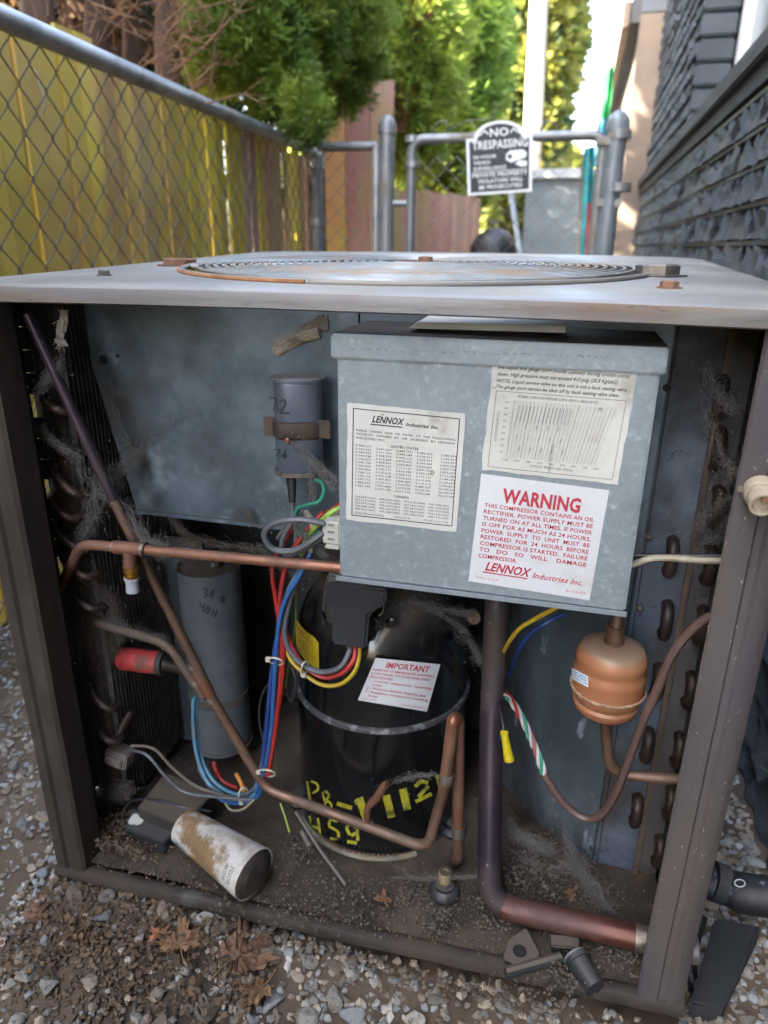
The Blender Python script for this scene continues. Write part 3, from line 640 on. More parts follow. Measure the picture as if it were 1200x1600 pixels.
# ------------------------------------------------------------------ trees
def leafmat(n, a, b, c=None, tr=.35): return mat(n, a, b, vs=3.0, cut=(.38, .6), rough=.6, trans=tr, dirt=c, ds=1.7, dcut=(.5, .65))
lf_cedar = leafmat('cedar foliage', (.17, .25, .03), (.30, .38, .055), (.08, .13, .025)); lf_bright = leafmat('bright arborvitae foliage', (.14, .24, .035), (.25, .35, .055), (.06, .12, .03)); lf_dark = leafmat('shaded foliage', (.02, .045, .012), (.04, .08, .02))  # lf_dark: darker leaf copy with deep shade put into its colour
lf_yel = leafmat('sunlit conifer foliage', (.10, .14, .03), (.24, .24, .045), (.03, .07, .035)); lf_org = leafmat('dead orange foliage', (.26, .10, .04), (.36, .16, .06)); lf_brown = leafmat('brown inner twigs', (.06, .035, .02), (.12, .07, .04))  # lf_yel: sunlight yellow and dark-side green put into the leaf colour
def sprays(centers, dirs, size, per=9, spread=.9, wid=.22, droop=.25, rng=RNG):
    """flat fern like sprays: each is a fan of narrow quads"""
    n = len(centers); C = np.repeat(centers, per, 0); D_ = np.repeat(dirs, per, 0); m_ = len(C)
    s = np.repeat(size, per) * rng.uniform(.55, 1.15, m_)
    nd = D_ + rng.normal(0, spread, (m_, 3)) * .6; nd[:, 2] -= droop * rng.random(m_); nd /= np.linalg.norm(nd, axis=1)[:, None]
    side = np.cross(nd, np.repeat(rng.normal(0, 1, (n, 3)), per, 0)); side /= np.linalg.norm(side, axis=1)[:, None] + 1e-9
    C = C + rng.normal(0, .25, (m_, 3)) * s[:, None]
    a = C; b_ = C + nd * s[:, None] * .55 + side * (s * wid)[:, None]; c_ = C + nd * s[:, None]; d_ = C + nd * s[:, None] * .55 - side * (s * wid)[:, None]
    V = np.stack([a, b_, c_, d_], 1).reshape(-1, 3); Fq = np.arange(len(V)).reshape(-1, 4); return V, Fq
def crown(name, m, parent, c, rad, n, size, per=9, shape='egg', wid=.22, seed=0, gaps=.35, cut=None):
    rng = np.random.default_rng(seed + 11); c = np.array(c); rad = np.array(rad)
    u = rng.normal(0, 1, (n * 3, 3)); u /= np.linalg.norm(u, axis=1)[:, None]
    rr = rng.random(n * 3) ** .28
    lump = .5 + .5 * np.sin(u[:, 0] * 5 + seed) * np.sin(u[:, 1] * 6 + seed * 2) * np.sin(u[:, 2] * 7 + seed * 3) + .3 * np.sin(u[:, 0] * 13 + u[:, 2] * 11 + seed)
    keep = rng.random(n * 3) < (1 - gaps) + gaps * lump; u = u[keep][:n]; rr = rr[keep][:n]; lump = lump[keep][:n]
    p = u * (rr * (.82 + .22 * lump))[:, None]
    if shape == 'cone':
        t = (p[:, 2] + 1) / 2; wdt = np.clip(1.25 * (1 - t) ** .75, .04, 1); p[:, 0] *= wdt; p[:, 1] *= wdt
    pts = c + p * rad
    if cut is not None: k = cut(pts); pts = pts[k]; u = u[k]
    V, Fq = sprays(pts, u * [1, 1, .4] + [0, 0, .25], np.full(len(pts), size), per, wid=wid, rng=rng)
    return np_obj(name, V, Fq, m, parent)
def trunk(parent, pts, rads, m=bark, name='trunk', n=10): return MB().tube(spline(pts, 4), list(np.interp(np.linspace(0, 1, (len(pts) - 1) * 4 + 1), np.linspace(0, 1, len(rads)), rads)), n).build(name, m, parent, smooth=True)
def tree(label, cat='tree', group='evergreens behind the fences', name='arborvitae'): return thing(name, label, cat, group=group)
# dark mass at upper left: old trunks with bare inner twigs
ot = tree('old evergreen with bare brown trunks and twigs above the left fence', name='old_evergreen')
for k, (p0, p1, r_) in enumerate([((60, 60, 2.2), (40, -260, 2.4), .05), ((150, 100, 2.3), (165, -280, 2.4), .04), ((205, 90, 2.5), (190, -200, 2.4), .03), ((262, 120, 2.6), (230, -200, 2.9), .045), ((120, 60, 2.9), (100, -200, 3.1), .05)]):
    a, b = P(*p0), P(*p1); trunk(ot, [Vector((a.x - .1, a.y, 0)), a, (a + b) / 2 + Vector((.04, 0, 0)), b], [r_ * 1.3, r_, r_ * .8, r_ * .5])
mb = MB(); rnd = random.Random(5)
for k in range(110):
    a = P(rnd.choice([rnd.uniform(30, 330), rnd.uniform(215, 335)]), rnd.uniform(-40, 190), rnd.uniform(2.1, 2.8)); L_ = rnd.uniform(.08, .26); d = Vector((rnd.uniform(-.6, 1), rnd.uniform(-.6, .3), rnd.uniform(-.2, 1))).normalized()
    if a.z < FZ - .03: a.z = FZ + rnd.random() * .1
    q = a + d * L_ * .5 + Vector((rnd.uniform(-.05, .05),) * 3); e = a + d * L_
    mb.tube([a, q, e], [.0035, .0022, .001], 5)
    for _ in range(3): d2 = (d + Vector((rnd.uniform(-.9, .9), rnd.uniform(-.9, .9), rnd.uniform(-.5, .9)))).normalized(); mb.tube([q, q + d2 * L_ * .45], [.0018, .0008], 4)
mb.build('bare_twigs', twig, ot, kind='stuff')
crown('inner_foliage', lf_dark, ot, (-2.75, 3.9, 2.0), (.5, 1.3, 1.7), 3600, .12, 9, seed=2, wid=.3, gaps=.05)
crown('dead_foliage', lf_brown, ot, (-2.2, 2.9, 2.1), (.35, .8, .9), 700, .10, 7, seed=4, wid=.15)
crown('upper_foliage', lf_dark, ot, (-2.9, 1.7, 5.1), (.9, 1.9, 1.5), 4500, .17, 8, seed=3, wid=.4, gaps=.1)  # out-of-view crown, shaped to keep the sun off the house wall
# unseen hedge behind the board fence, added to block sun and low sky
for k, (y, x) in enumerate(((-1.9, -2.5), (-.5, -2.6), (.9, -2.7), (-3.4, -2.6))):
    h_ = tree(['clipped evergreen nearest the camera behind the left fence', 'second clipped evergreen from the camera behind the fence', 'evergreen behind the left fence beside the bare trunks', 'clipped evergreen farthest back along the left fence'][k], name='hedge_tree')
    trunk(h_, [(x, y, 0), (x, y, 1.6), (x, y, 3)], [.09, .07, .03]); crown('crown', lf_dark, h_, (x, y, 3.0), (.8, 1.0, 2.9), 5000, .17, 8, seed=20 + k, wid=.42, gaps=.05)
# bough of bright cedar hanging over the fence
cb = tree('cedar with bright green boughs drooping over the end of the left fence', name='cedar_tree')
q = P(490, 150, 3.9); trunk(cb, [Vector((q.x, 3.9, 0)), q, Vector((q.x - .05, 3.95, 2.6)), Vector((q.x, 4.0, 4))], [.055, .05, .045, .03])
def bough(parent, cen, rad, n, size, seed, m=lf_cedar, per=12, wid=.085, name='bough'): return crown(name, m, parent, cen, rad, n, size, per, seed=seed, wid=wid, gaps=.5)
for k, (px, py, Y_, rx, rz, n_) in enumerate([(385, 25, 2.75, .20, .22, 600), (430, 105, 2.9, .16, .17, 420), (350, 60, 2.8, .13, .15, 300), (455, 30, 3.1, .22, .28, 600), (400, -60, 2.9, .4, .3, 800), (520, 60, 3.6, .26, .36, 700), (500, -50, 3.5, .4, .4, 700)]):
    bough(cb, P(px, py, Y_), (rx, .22, rz), int(n_ * 2.3), .042, 40 + k, lf_cedar if k % 3 else lf_bright)
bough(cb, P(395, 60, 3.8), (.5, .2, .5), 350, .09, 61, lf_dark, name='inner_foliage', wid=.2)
rnd = random.Random(77)
for k in range(16):
    px = rnd.uniform(315, 480); py = 85 + (px - 315) * .52 + rnd.uniform(-50, 18); rr0 = rnd.uniform(.05, .10); bough(cb, P(px, py, rnd.uniform(2.7, 3.1)), (rr0, rr0, rr0 * rnd.uniform(1.0, 1.7)), 120, .045, 300 + k, rnd.choice([lf_cedar, lf_bright]))
bough(cb, P(552, 118, 3.9), (.09, .12, .16), 190, .05, 62, lf_org, name='dead_spray'); bough(cb, P(560, 30, 3.9), (.10, .12, .10), 120, .05, 63, lf_org, name='dead_spray')
for k, (a, b) in enumerate([((470, 170, 3.2), (420, 60, 2.9)), ((500, 200, 3.7), (540, 60, 3.6)), ((330, 130, 2.7), (285, 60, 2.7)), ((300, 140, 2.6), (345, 120, 2.7))]): trunk(cb, [P(*a), (P(*a) + P(*b)) / 2 + Vector((.03, 0, .02)), P(*b)], [.012, .008, .004], twig, 'branch', 6)
# second tree with thin foliage and dead bits
t2 = tree('loose evergreen with orange dead sprays above the red fence'); q = P(600, 200, 5.6); trunk(t2, [(q.x, 5.6, 0), (q.x, 5.6, 2), (q.x, 5.6, 4.5)], [.09, .07, .03])
for k, (px, py, rx, rz, n_, m) in enumerate([(610, 60, .55, .8, 1600, lf_cedar), (590, 190, .3, .38, 600, lf_cedar), (640, 130, .35, .55, 900, lf_bright), (640, 230, .25, .25, 450, lf_cedar), (575, -80, .8, .6, 900, lf_dark), (640, 20, .3, .4, 300, lf_dark)]): bough(t2, P(px, py, 5.5 + .1 * k), (rx, .4, rz), n_, .085, 70 + k, m)
bough(t2, P(630, 20, 5.4), (.2, .15, .3), 130, .07, 79, lf_org, name='dead_spray'); bough(t2, P(612, 170, 5.3), (.12, .1, .16), 90, .06, 80, lf_org, name='dead_spray')
# big bright hedge
t3 = tree('tall bright green arborvitae behind the gate, left of the sign'); c = P(662, 376, 7.6); trunk(t3, [(c.x, 7.6, 0), (c.x, 7.6, 2), (c.x, 7.6, 5)], [.1, .08, .03])
crown('crown', lf_bright, t3, (c.x, 7.6, 2.6), (.74, .8, 2.5), 9500, .12, 11, seed=90, wid=.11)
t4 = tree('dark lower shrub tree behind the chain link gate', cat='shrub', name='shrub_tree'); c = P(655, 250, 6.6); crown('crown', lf_cedar, t4, (c.x, 6.7, 1.5), (.42, .4, .8), 2200, .10, 8, seed=93, wid=.2)
# far conifer, sunlit on the left
t5 = tree('far tall conifer lit yellow by the sun behind the utility pole', name='conifer'); c = P(803, 376, 18); trunk(t5, [(c.x - .2, 18, 0), (c.x - .2, 18, 4), (c.x - .2, 18, 11)], [.25, .2, .05])
crown('crown', lf_yel, t5, (c.x, 18, 5.6), (1.05, 1.2, 6.2), 9000, .28, 9, seed=97, wid=.25, gaps=.6, shape='egg')
t6 = tree('sunlit yellow bush glowing low behind the leaning pole', cat='bush', name='bush'); c = P(800, 322, 9); crown('crown', lf_yel, t6, (c.x, 9, c.z - .3), (.28, .28, .65), 900, .10, 8, seed=99)
t7 = tree('distant tree row closing the end of the alley', name='distant_tree'); c = P(700, 200, 26); crown('crown', lf_cedar, t7, (c.x - 1, 26, 3.2), (4.2, 1.5, 4.0), 5000, .5, 8, seed=101, wid=.35, gaps=.2)
t8 = tree('low sunlit tree just above the grey shed', name='low_tree'); c = P(870, 250, 22); crown('crown', lf_yel, t8, (c.x, 22, 1.9), (1.6, 1, 1.45), 1400, .3, 8, seed=102, wid=.3)

# ================================================================== THE CONDENSING UNIT
XL, XR, YF, YB = -.613, .190, .600, 1.385
cabinet = thing('condensing_unit', 'old grey-brown outdoor air conditioning cabinet with its front panel removed', 'air conditioner')
# the pan
def zpan(x): return .022 + (x - XL) / (XR - XL) * .026       # the unit stands slightly out of level
FLO = .060
mb = MB(); nxp = 40; nyp = 30; v = []
for j in range(nyp + 1):
    for i in range(nxp + 1):
        x = XL + .004 + (XR - XL - .008) * i / nxp; y = YF + .012 + (YB - YF - .02) * j / nyp
        v.append((x, y, FLO - .010 + .008 * (x - XL) / .8 + random.uniform(-.0016, .0016) + .003 * math.sin(x * 31) * math.sin(y * 27)))
k = nxp + 1; MB().add(v, [(j * k + i, j * k + i + 1, (j + 1) * k + i + 1, (j + 1) * k + i) for j in range(nyp) for i in range(nxp)]).build('base_pan', pan, cabinet, smooth=True)
mb = MB(); npn = 36; prof = [(.602, .0), (.598, .003), (.597, .012), (.600, .018), (.606, .020), (.613, .019), (.618, .014), (.618, .004)]
for i in range(npn + 1):
    x = XL + (XR - XL) * i / npn; wv = random.uniform(-.0006, .0006)
    for (py_, dz) in prof: mb.v.append((x, py_ + wv, zpan(x) + dz + (random.uniform(-.0006, .0006) if dz > .02 else 0)))
kp = len(prof)
for i in range(npn):
    for j in range(kp): mb.f.append((i * kp + j, (i + 1) * kp + j, (i + 1) * kp + (j + 1) % kp, i * kp + (j + 1) % kp))
mb.f += [tuple(range(kp)), tuple(npn * kp + j for j in reversed(range(kp)))]
mb.build('pan_lip', panlip, cabinet, smooth=True)
for (x0, x1, y0, y1) in ((XL, XL + .012, .62, YB), (XR - .012, XR, .62, YB), (XL + .013, XR - .013, YB - .012, YB)): MB().box(x0, x1, y0, y1, .02, .075).build('pan_flange', cab_l, cabinet, bevel=.002)
for (x, y) in ((-.5, .7), (.08, .7), (-.5, 1.28), (.08, 1.28)): MB().box(x - .05, x + .05, y - .04, y + .04, -.01, .046).build('foot_block', mat('foot block', (.08, .075, .07), rough=.9, bump=1), cabinet)
# posts: folded sheet, plan outline extruded
def folded(name, plan, z0, z1, t, m, parent=cabinet, bev=0, zs=8, wob=.0004):
    pts = [Vector((x, y)) for x, y in plan]; off = []
    for i in range(len(pts)):
        d = (pts[min(i + 1, len(pts) - 1)] - pts[max(i - 1, 0)]).normalized(); off.append(pts[i] + Vector((-d.y, d.x)) * t)
    loop = pts + off[::-1]; kk = len(loop); mb = MB()
    for j in range(zs + 1):
        z = z0 + (z1 - z0) * j / zs; wx, wy = random.uniform(-wob, wob), random.uniform(-wob, wob)
        mb.v += [(p.x + wx, p.y + wy, z) for p in loop]
    for j in range(zs):
        for i in range(kk): a = j * kk + i; b_ = j * kk + (i + 1) % kk; mb.f.append((a, b_, b_ + kk, a + kk))
    h = kk // 2
    for zz, rev in ((0, 1), (zs * kk, 0)):
        for i in range(h - 1): q = (zz + i, zz + i + 1, zz + kk - 2 - i, zz + kk - 1 - i); mb.f.append(q[::-1] if rev else q)
    return mb.build(name, m, parent, smooth=True)
folded('corner_post', [(-.613, .668), (-.613, .606), (-.608, .600), (-.595, .600), (-.592, .604), (-.586, .604), (-.583, .600), (-.569, .600), (-.565, .604), (-.565, .640)], .046, .786, .0016, cab_l)
folded('corner_post', [(.141, .606), (.140, .602), (.142, .600), (.1605, .600), (.163, .6035), (.1685, .6035), (.1715, .600), (.181, .601), (.190, .610), (.190, .668)], .060, .786, .0016, cab)
for x0, sgn in ((-.613, 1), (.19, -1)): folded('corner_post', [(x0, 1.32), (x0, 1.385), (x0 + sgn * .05, 1.385)][::sgn], .046, .8, .0016, cab_l)
# left side: end plate, coil, with a bright slit between them
folded('end_plate', [(-.606, .669), (-.606, .692)], .06, .776, .001, dark)
for k in range(26):
    z = .10 + k * .026
    if .38 < z < .74 and k % 4 == 1: continue
    MB().box(-.607, -.600, .6925, .699, z, z + .0245).build('slit_tab', dark, cabinet)
mb = MB()
for k in range(82): mb.box(-.600, -.562, .706 + k * .0078, .7075 + k * .0078, .07, .775)
mb.build('coil_fins', finm, cabinet, kind='stuff'); MB().box(-.612, -.602, .705, 1.35, .06, .785).build('coil_backing', dark, cabinet)
mb = MB()
for k in range(86): mb.box(-.555 + k * .0085, -.5535 + k * .0085, 1.34, 1.375, .07, .775)
mb.build('coil_fins', finm, cabinet, kind='stuff'); MB().box(-.61, .19, 1.377, 1.383, .06, .785).build('coil_backing', dark, cabinet)
folded('coil_end_strip', [(-.600, .700), (-.572, .700), (-.570, .703), (-.570, .72)], .065, .775, .001, mat('dusty end strip', (.03, .025, .021), (.06, .048, .038), vs=14, rough=.85, bump=.6))
MB().box(.190 - .012, .190 - .004, .67, 1.375, .06, .785).build('coil_backing', dark, cabinet)
mb = MB()
for k in range(78): mb.box(.14, .176, .80 + k * .0068, .8012 + k * .0068, .07, .775)
mb.build('coil_fins', finm, cabinet, kind='stuff')
def ubend(a, c, fwd, r, m=bend_m):
    a, c = Vector(a), Vector(c); pts = [a]; mid = (a + c) / 2; h = (c - a) / 2
    for i in range(9): t = math.pi * i / 8; pts.append(mid - h * math.cos(t) + Vector((0, -fwd * (.4 + .6 * math.sin(t)), 0)))
    pts.append(c); return MB().tube(pts, r, 10).build('return_bend', m, cabinet, smooth=True)
for (p, q) in (((88, 716), (134, 768)), ((90, 768), (126, 806)), ((98, 812), (138, 852)), ((108, 858), (152, 896)), ((120, 910), (160, 945)), ((78, 610), (112, 640)), ((80, 660), (118, 700)), ((150, 1060), (185, 1100)), ((160, 1120), (190, 1150))): ubend(P(*p, .715), P(*q, .700), .022, .0056, bend_m if p[1] > 900 else mat('dim copper bends', (.065, .038, .03), (.11, .062, .05), vs=20, rough=.5, metal=.5, bump=.2))
# galvanised partition, top left
g = [P(103, 484, .752), P(560, 484, .752), P(560, 832, .752), P(430, 826, .752), P(330, 812, .752), P(216, 797, .752)]
g = [P(112, 470, .752), P(560, 484, .752), P(560, 836, .752), P(430, 824, .752), P(320, 811, .752), P(214, 797, .752), P(196, 740, .752)]
g[0].z = g[1].z = .778
mb = MB(); kk = len(g); mb.add(g + [p + Vector((0, .0012, 0)) for p in g], [tuple(reversed(range(kk))), tuple(range(kk, 2 * kk))] + [(i, (i + 1) % kk, kk + (i + 1) % kk, kk + i) for i in range(kk)])
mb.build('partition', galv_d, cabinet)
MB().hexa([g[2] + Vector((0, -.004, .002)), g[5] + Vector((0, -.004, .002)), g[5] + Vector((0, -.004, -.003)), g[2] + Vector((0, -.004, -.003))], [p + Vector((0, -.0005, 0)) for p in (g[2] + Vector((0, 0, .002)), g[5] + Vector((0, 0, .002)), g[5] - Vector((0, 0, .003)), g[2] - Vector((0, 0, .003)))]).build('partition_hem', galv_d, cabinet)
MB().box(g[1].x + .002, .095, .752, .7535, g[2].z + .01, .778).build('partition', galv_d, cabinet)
for px, py, r_ in ((161, 562, .0055), (183, 556, .002), (190, 760, .005), (1042, 606, .004)): q = P(px, py, .7505); MB().tube([q, q + Vector((0, .0012, 0))], r_, 12).build('screw_hole', mat('hole black', (.01, .01, .012), rough=.9), cabinet)
MB().box(-.598, .1, .76, 1.33, .515, .518).build('shelf', dark, cabinet)  # hidden sheet added to block light falling in from the fan opening
MB().box(-.598, -.05, 1.02, 1.022, .06, .514).build('rear_partition', dark, cabinet)
MB().box(-.590, -.500, .865, .867, .06, .43).build('capacitor_panel', mat('dim steel panel', (.06, .07, .08), (.09, .10, .115), vs=6, rough=.6, metal=.3, dirt=(.07, .06, .05)), cabinet)
# right: curved galvanised sheet running into the coil end plate
cur = [(-.072, 1.02), (-.068, .97), (-.050, .925), (-.022, .885), (.012, .850), (.045, .822), (.072, .803), (.090, .792), (.0955, .787)]
folded('curved_partition', cur, .055, .514, .0012, mat('blue galvanised', (.075, .095, .112), (.185, .23, .265), vs=5, rough=.5, metal=.5, bump=.2, bs=30, dirt=(.04, .038, .034), ds=5.5, dcut=(.46, .62), fleck=(.30, .36, .41), fs=30, fcut=(.64, .72), stretch=(1, 1, .45)), zs=10)
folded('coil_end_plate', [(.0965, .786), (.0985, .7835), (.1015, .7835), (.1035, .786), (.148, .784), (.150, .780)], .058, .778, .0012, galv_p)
folded('coil_end_plate', [(.1525, .780), (.155, .786), (.186, .786)], .058, .778, .0012, mat('grimy end plate', (.03, .03, .034), (.07, .065, .06), vs=9, rough=.8, bump=.5))  # darker piece of plate right of the seam
folded('seam_strip', [(.1475, .776), (.1535, .776)], .06, .776, .0012, mat('rusty seam', (.045, .032, .024), (.09, .06, .04), vs=25, rough=.8, bump=.4))
def rb(px, py, h=.018, Yv=.783): q = P(px, py, Yv); ubend(q + Vector((0, 0, h)), q - Vector((0, 0, h)), .016, .0070)
for px, py in ((1047, 868), (1039, 966), (1026, 1062), (1010, 1160), (993, 1262)): rb(px, py)
for px, py in ((1122, 620), (1119, 700), (1118, 790), (1106, 880), (1094, 975), (1076, 1075), (1058, 1168), (1045, 1250), (1028, 1325), (1018, 1392)): rb(px, py)
for px, py in ((1045, 606), (1014, 838), (1000, 950), (934, 1365), (966, 1392)): q = P(px, py, .780); MB().lathe([(.0045, 0), (.0045, .002), (.002, .004)], q, (0, -1, 0), 6).build('screw', boltm, cabinet)
# ------------------------------------------------------------------ lid
CX, CY, CR = -.205, .935, .286
def lz(x, y): return .800 + (y - .6) * .031 + .006 * (1 - min(1, ((x + .21) / .41) ** 2)) * 0.5
def outline(inset, rad=.062, n=10):
    x0, x1, y0, y1 = XL - .008 + inset, XR + .012 - inset, YF - .010 + inset, YB + .012 - inset; r_ = max(.004, rad - inset); pts = []
    for (cx_, cy_, a0) in ((x1 - r_, y0 + r_, -90), (x1 - r_, y1 - r_, 0), (x0 + r_, y1 - r_, 90), (x0 + r_, y0 + r_, 180)):
        for i in range(n + 1): a = R(a0 + 90 * i / n); pts.append((cx_ + r_ * math.cos(a), cy_ + r_ * math.sin(a)))
    # subdivide the straight runs
    out = []
    for i in range(len(pts)):
        a, b_ = pts[i], pts[(i + 1) % len(pts)]; d = math.dist(a, b_); k_ = max(1, int(d / .03)); out += [(a[0] + (b_[0] - a[0]) * t / k_, a[1] + (b_[1] - a[1]) * t / k_) for t in range(k_)]
    return out
o0 = outline(0); mb = MB(); NO = len(o0)
def ringpts(inset, dz): 
    c_ = Vector((-.212, .99)); res = []
    for (x, y) in o0:
        dx = max(-1, min(1, (x - c_.x) / .411)); dy = max(-1, min(1, (y - c_.y) / .40)); l = math.hypot(dx, dy); 
        # inward direction from the nearest edge
        nxv, nyv = (-dx if abs(dx) > .84 else 0), (-dy if abs(dy) > .84 else 0); ll = math.hypot(nxv, nyv) or 1
        X_, Y_ = x + nxv / ll * inset, y + nyv / ll * inset; res.append((X_, Y_, lz(X_, Y_) + dz))
    return res
def dent(x): return .0010 * math.sin(x * 17 + 1) + .0007 * math.sin(x * 41)
rings = [ringpts(0.002, -.0165), ringpts(-.001, -.0150), ringpts(0, -.010), ringpts(.0005, -.0062), ringpts(.0025, -.0022), ringpts(.006, -.0004), ringpts(.014, .0), ringpts(.020, .0010)]
rings = [[(x, y + (dent(x) if y < .7 else 0), z) for x, y, z in r_] for r_ in rings]
circ = []
for (x, y) in o0: a = math.atan2(y - CY, x - CX); circ.append(a)
for t in (.35, .7, 1.0):
    rg = []
    for i, (x, y, z) in enumerate(rings[7]):
        tx, ty = CX + (CR + .004) * math.cos(circ[i]), CY + (CR + .004) * math.sin(circ[i]); X_, Y_ = x + (tx - x) * t, y + (ty - y) * t; rg.append((X_, Y_, lz(X_, Y_) + .001 + random.uniform(-.0001, .0001)))
    rings.append(rg)
for r_ in rings: mb.v += r_
for j in range(len(rings) - 1):
    for i in range(NO): a, b_ = j * NO + i, j * NO + (i + 1) % NO; mb.f.append((a, b_, b_ + NO, a + NO))
lid = mb.build('lid', lidm, cabinet, smooth=True)
lid.data.materials.append(liplm)
for p_ in lid.data.polygons:
    if p_.center.z < lz(p_.center.x, p_.center.y) - .003: p_.material_index = 1
# inner skin so that the lid has thickness
mb = MB(); rin = [[(x, y, z - .0015) for x, y, z in r_] for r_ in rings[5:]]
for r_ in rin: mb.v += r_
for j in range(len(rin) - 1):
    for i in range(NO): a, b_ = j * NO + i, j * NO + (i + 1) % NO; mb.f.append((a, a + NO, b_ + NO, b_))
mb.build('lid_underside', dark, cabinet, smooth=True)
# rim of the fan opening, with rust
def ring_tube(r_, rt, dz, a0=0, a1=360, n=96, k=8, m=None, name='x'):
    full = a1 - a0 >= 360; pts = []
    for i in range(n + 1): a = R(a0 + (a1 - a0) * i / n); x, y = CX + r_ * math.cos(a), CY + r_ * math.sin(a); pts.append((x, y, lz(x, y) + dz))
    return pts
rim = MB().tube(ring_tube(CR, .004, .0022), .0030, 10); rim.build('fan_rim', lidm, cabinet, smooth=True)
MB().tube(ring_tube(CR + .0030, .004, .0022, 150, 262, 60), .0026, 8).build('rust_edge', mat('orange rust', (.30, .15, .06), (.2, .09, .04), vs=60, rough=.9, bump=.6), cabinet, smooth=True)
mb = MB(); guard = mat('pale guard wire', (.30, .32, .32), (.22, .22, .21), vs=30, rough=.4, metal=.3, dirt=(.3, .22, .15), ds=9)
for k in range(22):
    r_ = .045 + k * .0106; mb.tube([(CX + r_ * math.cos(a), CY + r_ * math.sin(a), lz(CX, CY + r_ * math.sin(a)) + .003 + .004 * (1 - (r_ / .29) ** 2)) for a in np.linspace(0, 2 * math.pi, 73)], .0019, 6, cap=False)
mb.build('fan_guard_wires', guard, cabinet, smooth=True, kind='stuff')
for k in range(6):
    a = R(k * 60 + 15); pts = [(CX + r_ * math.cos(a), CY + r_ * math.sin(a), lz(CX, CY + r_ * math.sin(a)) + .000 + .004 * (1 - (r_ / .29) ** 2)) for r_ in (.02, .10, .19, .283)]; MB().tube(pts, .0028, 8).build('guard_spoke', guard, cabinet, smooth=True)
MB().lathe([(.045, 0), (.045, .002), (.04, .003), (.010, .004), (.009, .009), (0.001, .010)], (CX + .015, CY, lz(CX, CY) + .004), n=28).build('guard_hub', rust, cabinet, smooth=True)
fz = .745
for k in range(4):
    a = R(k * 90 + 20); u = Vector((math.cos(a), math.sin(a), 0)); v_ = Vector((-math.sin(a), math.cos(a), 0)); c = Vector((CX, CY, fz))
    q = [c + u * .05 - v_ * .03 + Vector((0, 0, -.015)), c + u * .26 - v_ * .09 + Vector((0, 0, -.02)), c + u * .26 + v_ * .07 + Vector((0, 0, .02)), c + u * .05 + v_ * .03 + Vector((0, 0, .012))]
    MB().hexa(q, [p + Vector((0, 0, .0018)) for p in q]).build('fan_blade', dark, cabinet)
MB().lathe([(.05, -.09), (.055, -.085), (.055, 0), (.03, .01), (.0, .012)], (CX, CY, fz), n=24).build('fan_motor', dark, cabinet, smooth=True)
# lid bolts
def lidbolt(px, py, r_, h, m, n=6, flat=False):
    q = PZ(px, py, .80)
    for _ in range(4): q = PZ(px, py, lz(q.x, q.y) + .002)
    mb = MB(); z0 = lz(q.x, q.y)
    mb.lathe([(r_ * 1.35, 0), (r_ * 1.35, .0012)], (q.x, q.y, z0 + .0008), n=20); mb.lathe([(r_, .0012), (r_, h * .85), (r_ * .85, h)], (q.x, q.y, z0 + .001), n=n); return mb.build('bolt', m, cabinet)
lidbolt(163, 430, .0060, .0060, boltm); lidbolt(282, 419, .0225, .0085, rust, 8); lidbolt(515, 398, .015, .009, boltm); lidbolt(957, 407, .019, .010, rust); lidbolt(1025, 438, .0240, .0120, boltm); lidbolt(1045, 451, .0085, .0065, rust); lidbolt(473, 399, .005, .004, boltm); lidbolt(996, 408, .005, .004, boltm)
# ------------------------------------------------------------------ cream plug on the right post
pg = thing('cream_plug', 'cream plastic hex plug screwed on the right corner post', 'plug'); q = P(1187, 764, .598)
ax = Vector((-.10, -1, -.22)).normalized(); cream = mat('cream plastic', (.30, .25, .18), (.36, .31, .23), vs=30, rough=.5, bump=.15, dirt=(.2, .16, .11), ds=20)
MB().lathe([(.0125, 0), (.0125, .010), (.0115, .012)], q, ax, 20).build('collar', cream, pg, smooth=True)
MB().lathe([(.0105, .012), (.0108, .018), (.0095, .026), (.0075, .026), (.0070, .019)], q, ax, 16).build('head', cream, pg, smooth=True)
MB().box(-.0038, .0038, -.0275, -.024, -.0028, .0028, Matrix.Translation(q)).build('socket', mat('amber socket', (.16, .09, .04), rough=.5), pg)
tag(MB().tube([q + Vector((-.013, .000, 0)), q + Vector((-.0145, -.004, 0))], .003, 8).build('post_screw', boltm), 'tiny screw head beside the cream plug on the right post', 'screw')

# ================================================================== CONTROL BOX
cbx = thing('control_box', 'galvanised steel control box with three printed labels hanging under the lid', 'control box')
BY0 = .630; bx0, bx1 = -.2085, .0735; bz0 = ZC - .321; bzt = ZC - .077
MB().box(bx0, bx1, BY0, .746, bz0, bzt - .002).build('box_body', galv, cbx, bevel=.0022)
fz0 = P(600, 564, .625).z
fl = MB().box(bx0 - .0045, bx1 + .0035, .6255, .634, fz0, bzt + .001); fl.build('cover_flange', galv, cbx, bevel=.0016)
MB().box(bx0 - .0045, bx1 + .0035, .6345, .75, bzt - .0015, bzt + .0012).build('box_top', pan, cbx)
MB().box(bx0 - .003, bx1 + .001, .6262, .6285, bz0 - .003, bz0 + .0015).build('bottom_hem', galv, cbx)
mb = MB(); rnd = random.Random(3); gfl = bil((540, 541), (1020, 556), (540, 549), (1020, 564)); x = .02
while x < .97:
    w_ = rnd.uniform(.004, .018)
    if rnd.random() < .75: strokes(mb, [[(x, .3 + rnd.random() * .3), (x + w_, .3 + rnd.random() * .4)]], lambda u, v, off=0.: P(*gfl(u, v), .6248 - off), rnd.uniform(.002, .005), asp=.02)
    x += w_ + rnd.uniform(.006, .02)
mb.build('stamp_marks', mat('faint stamp', (.13, .17, .22), rough=.6), cbx, kind='stuff')
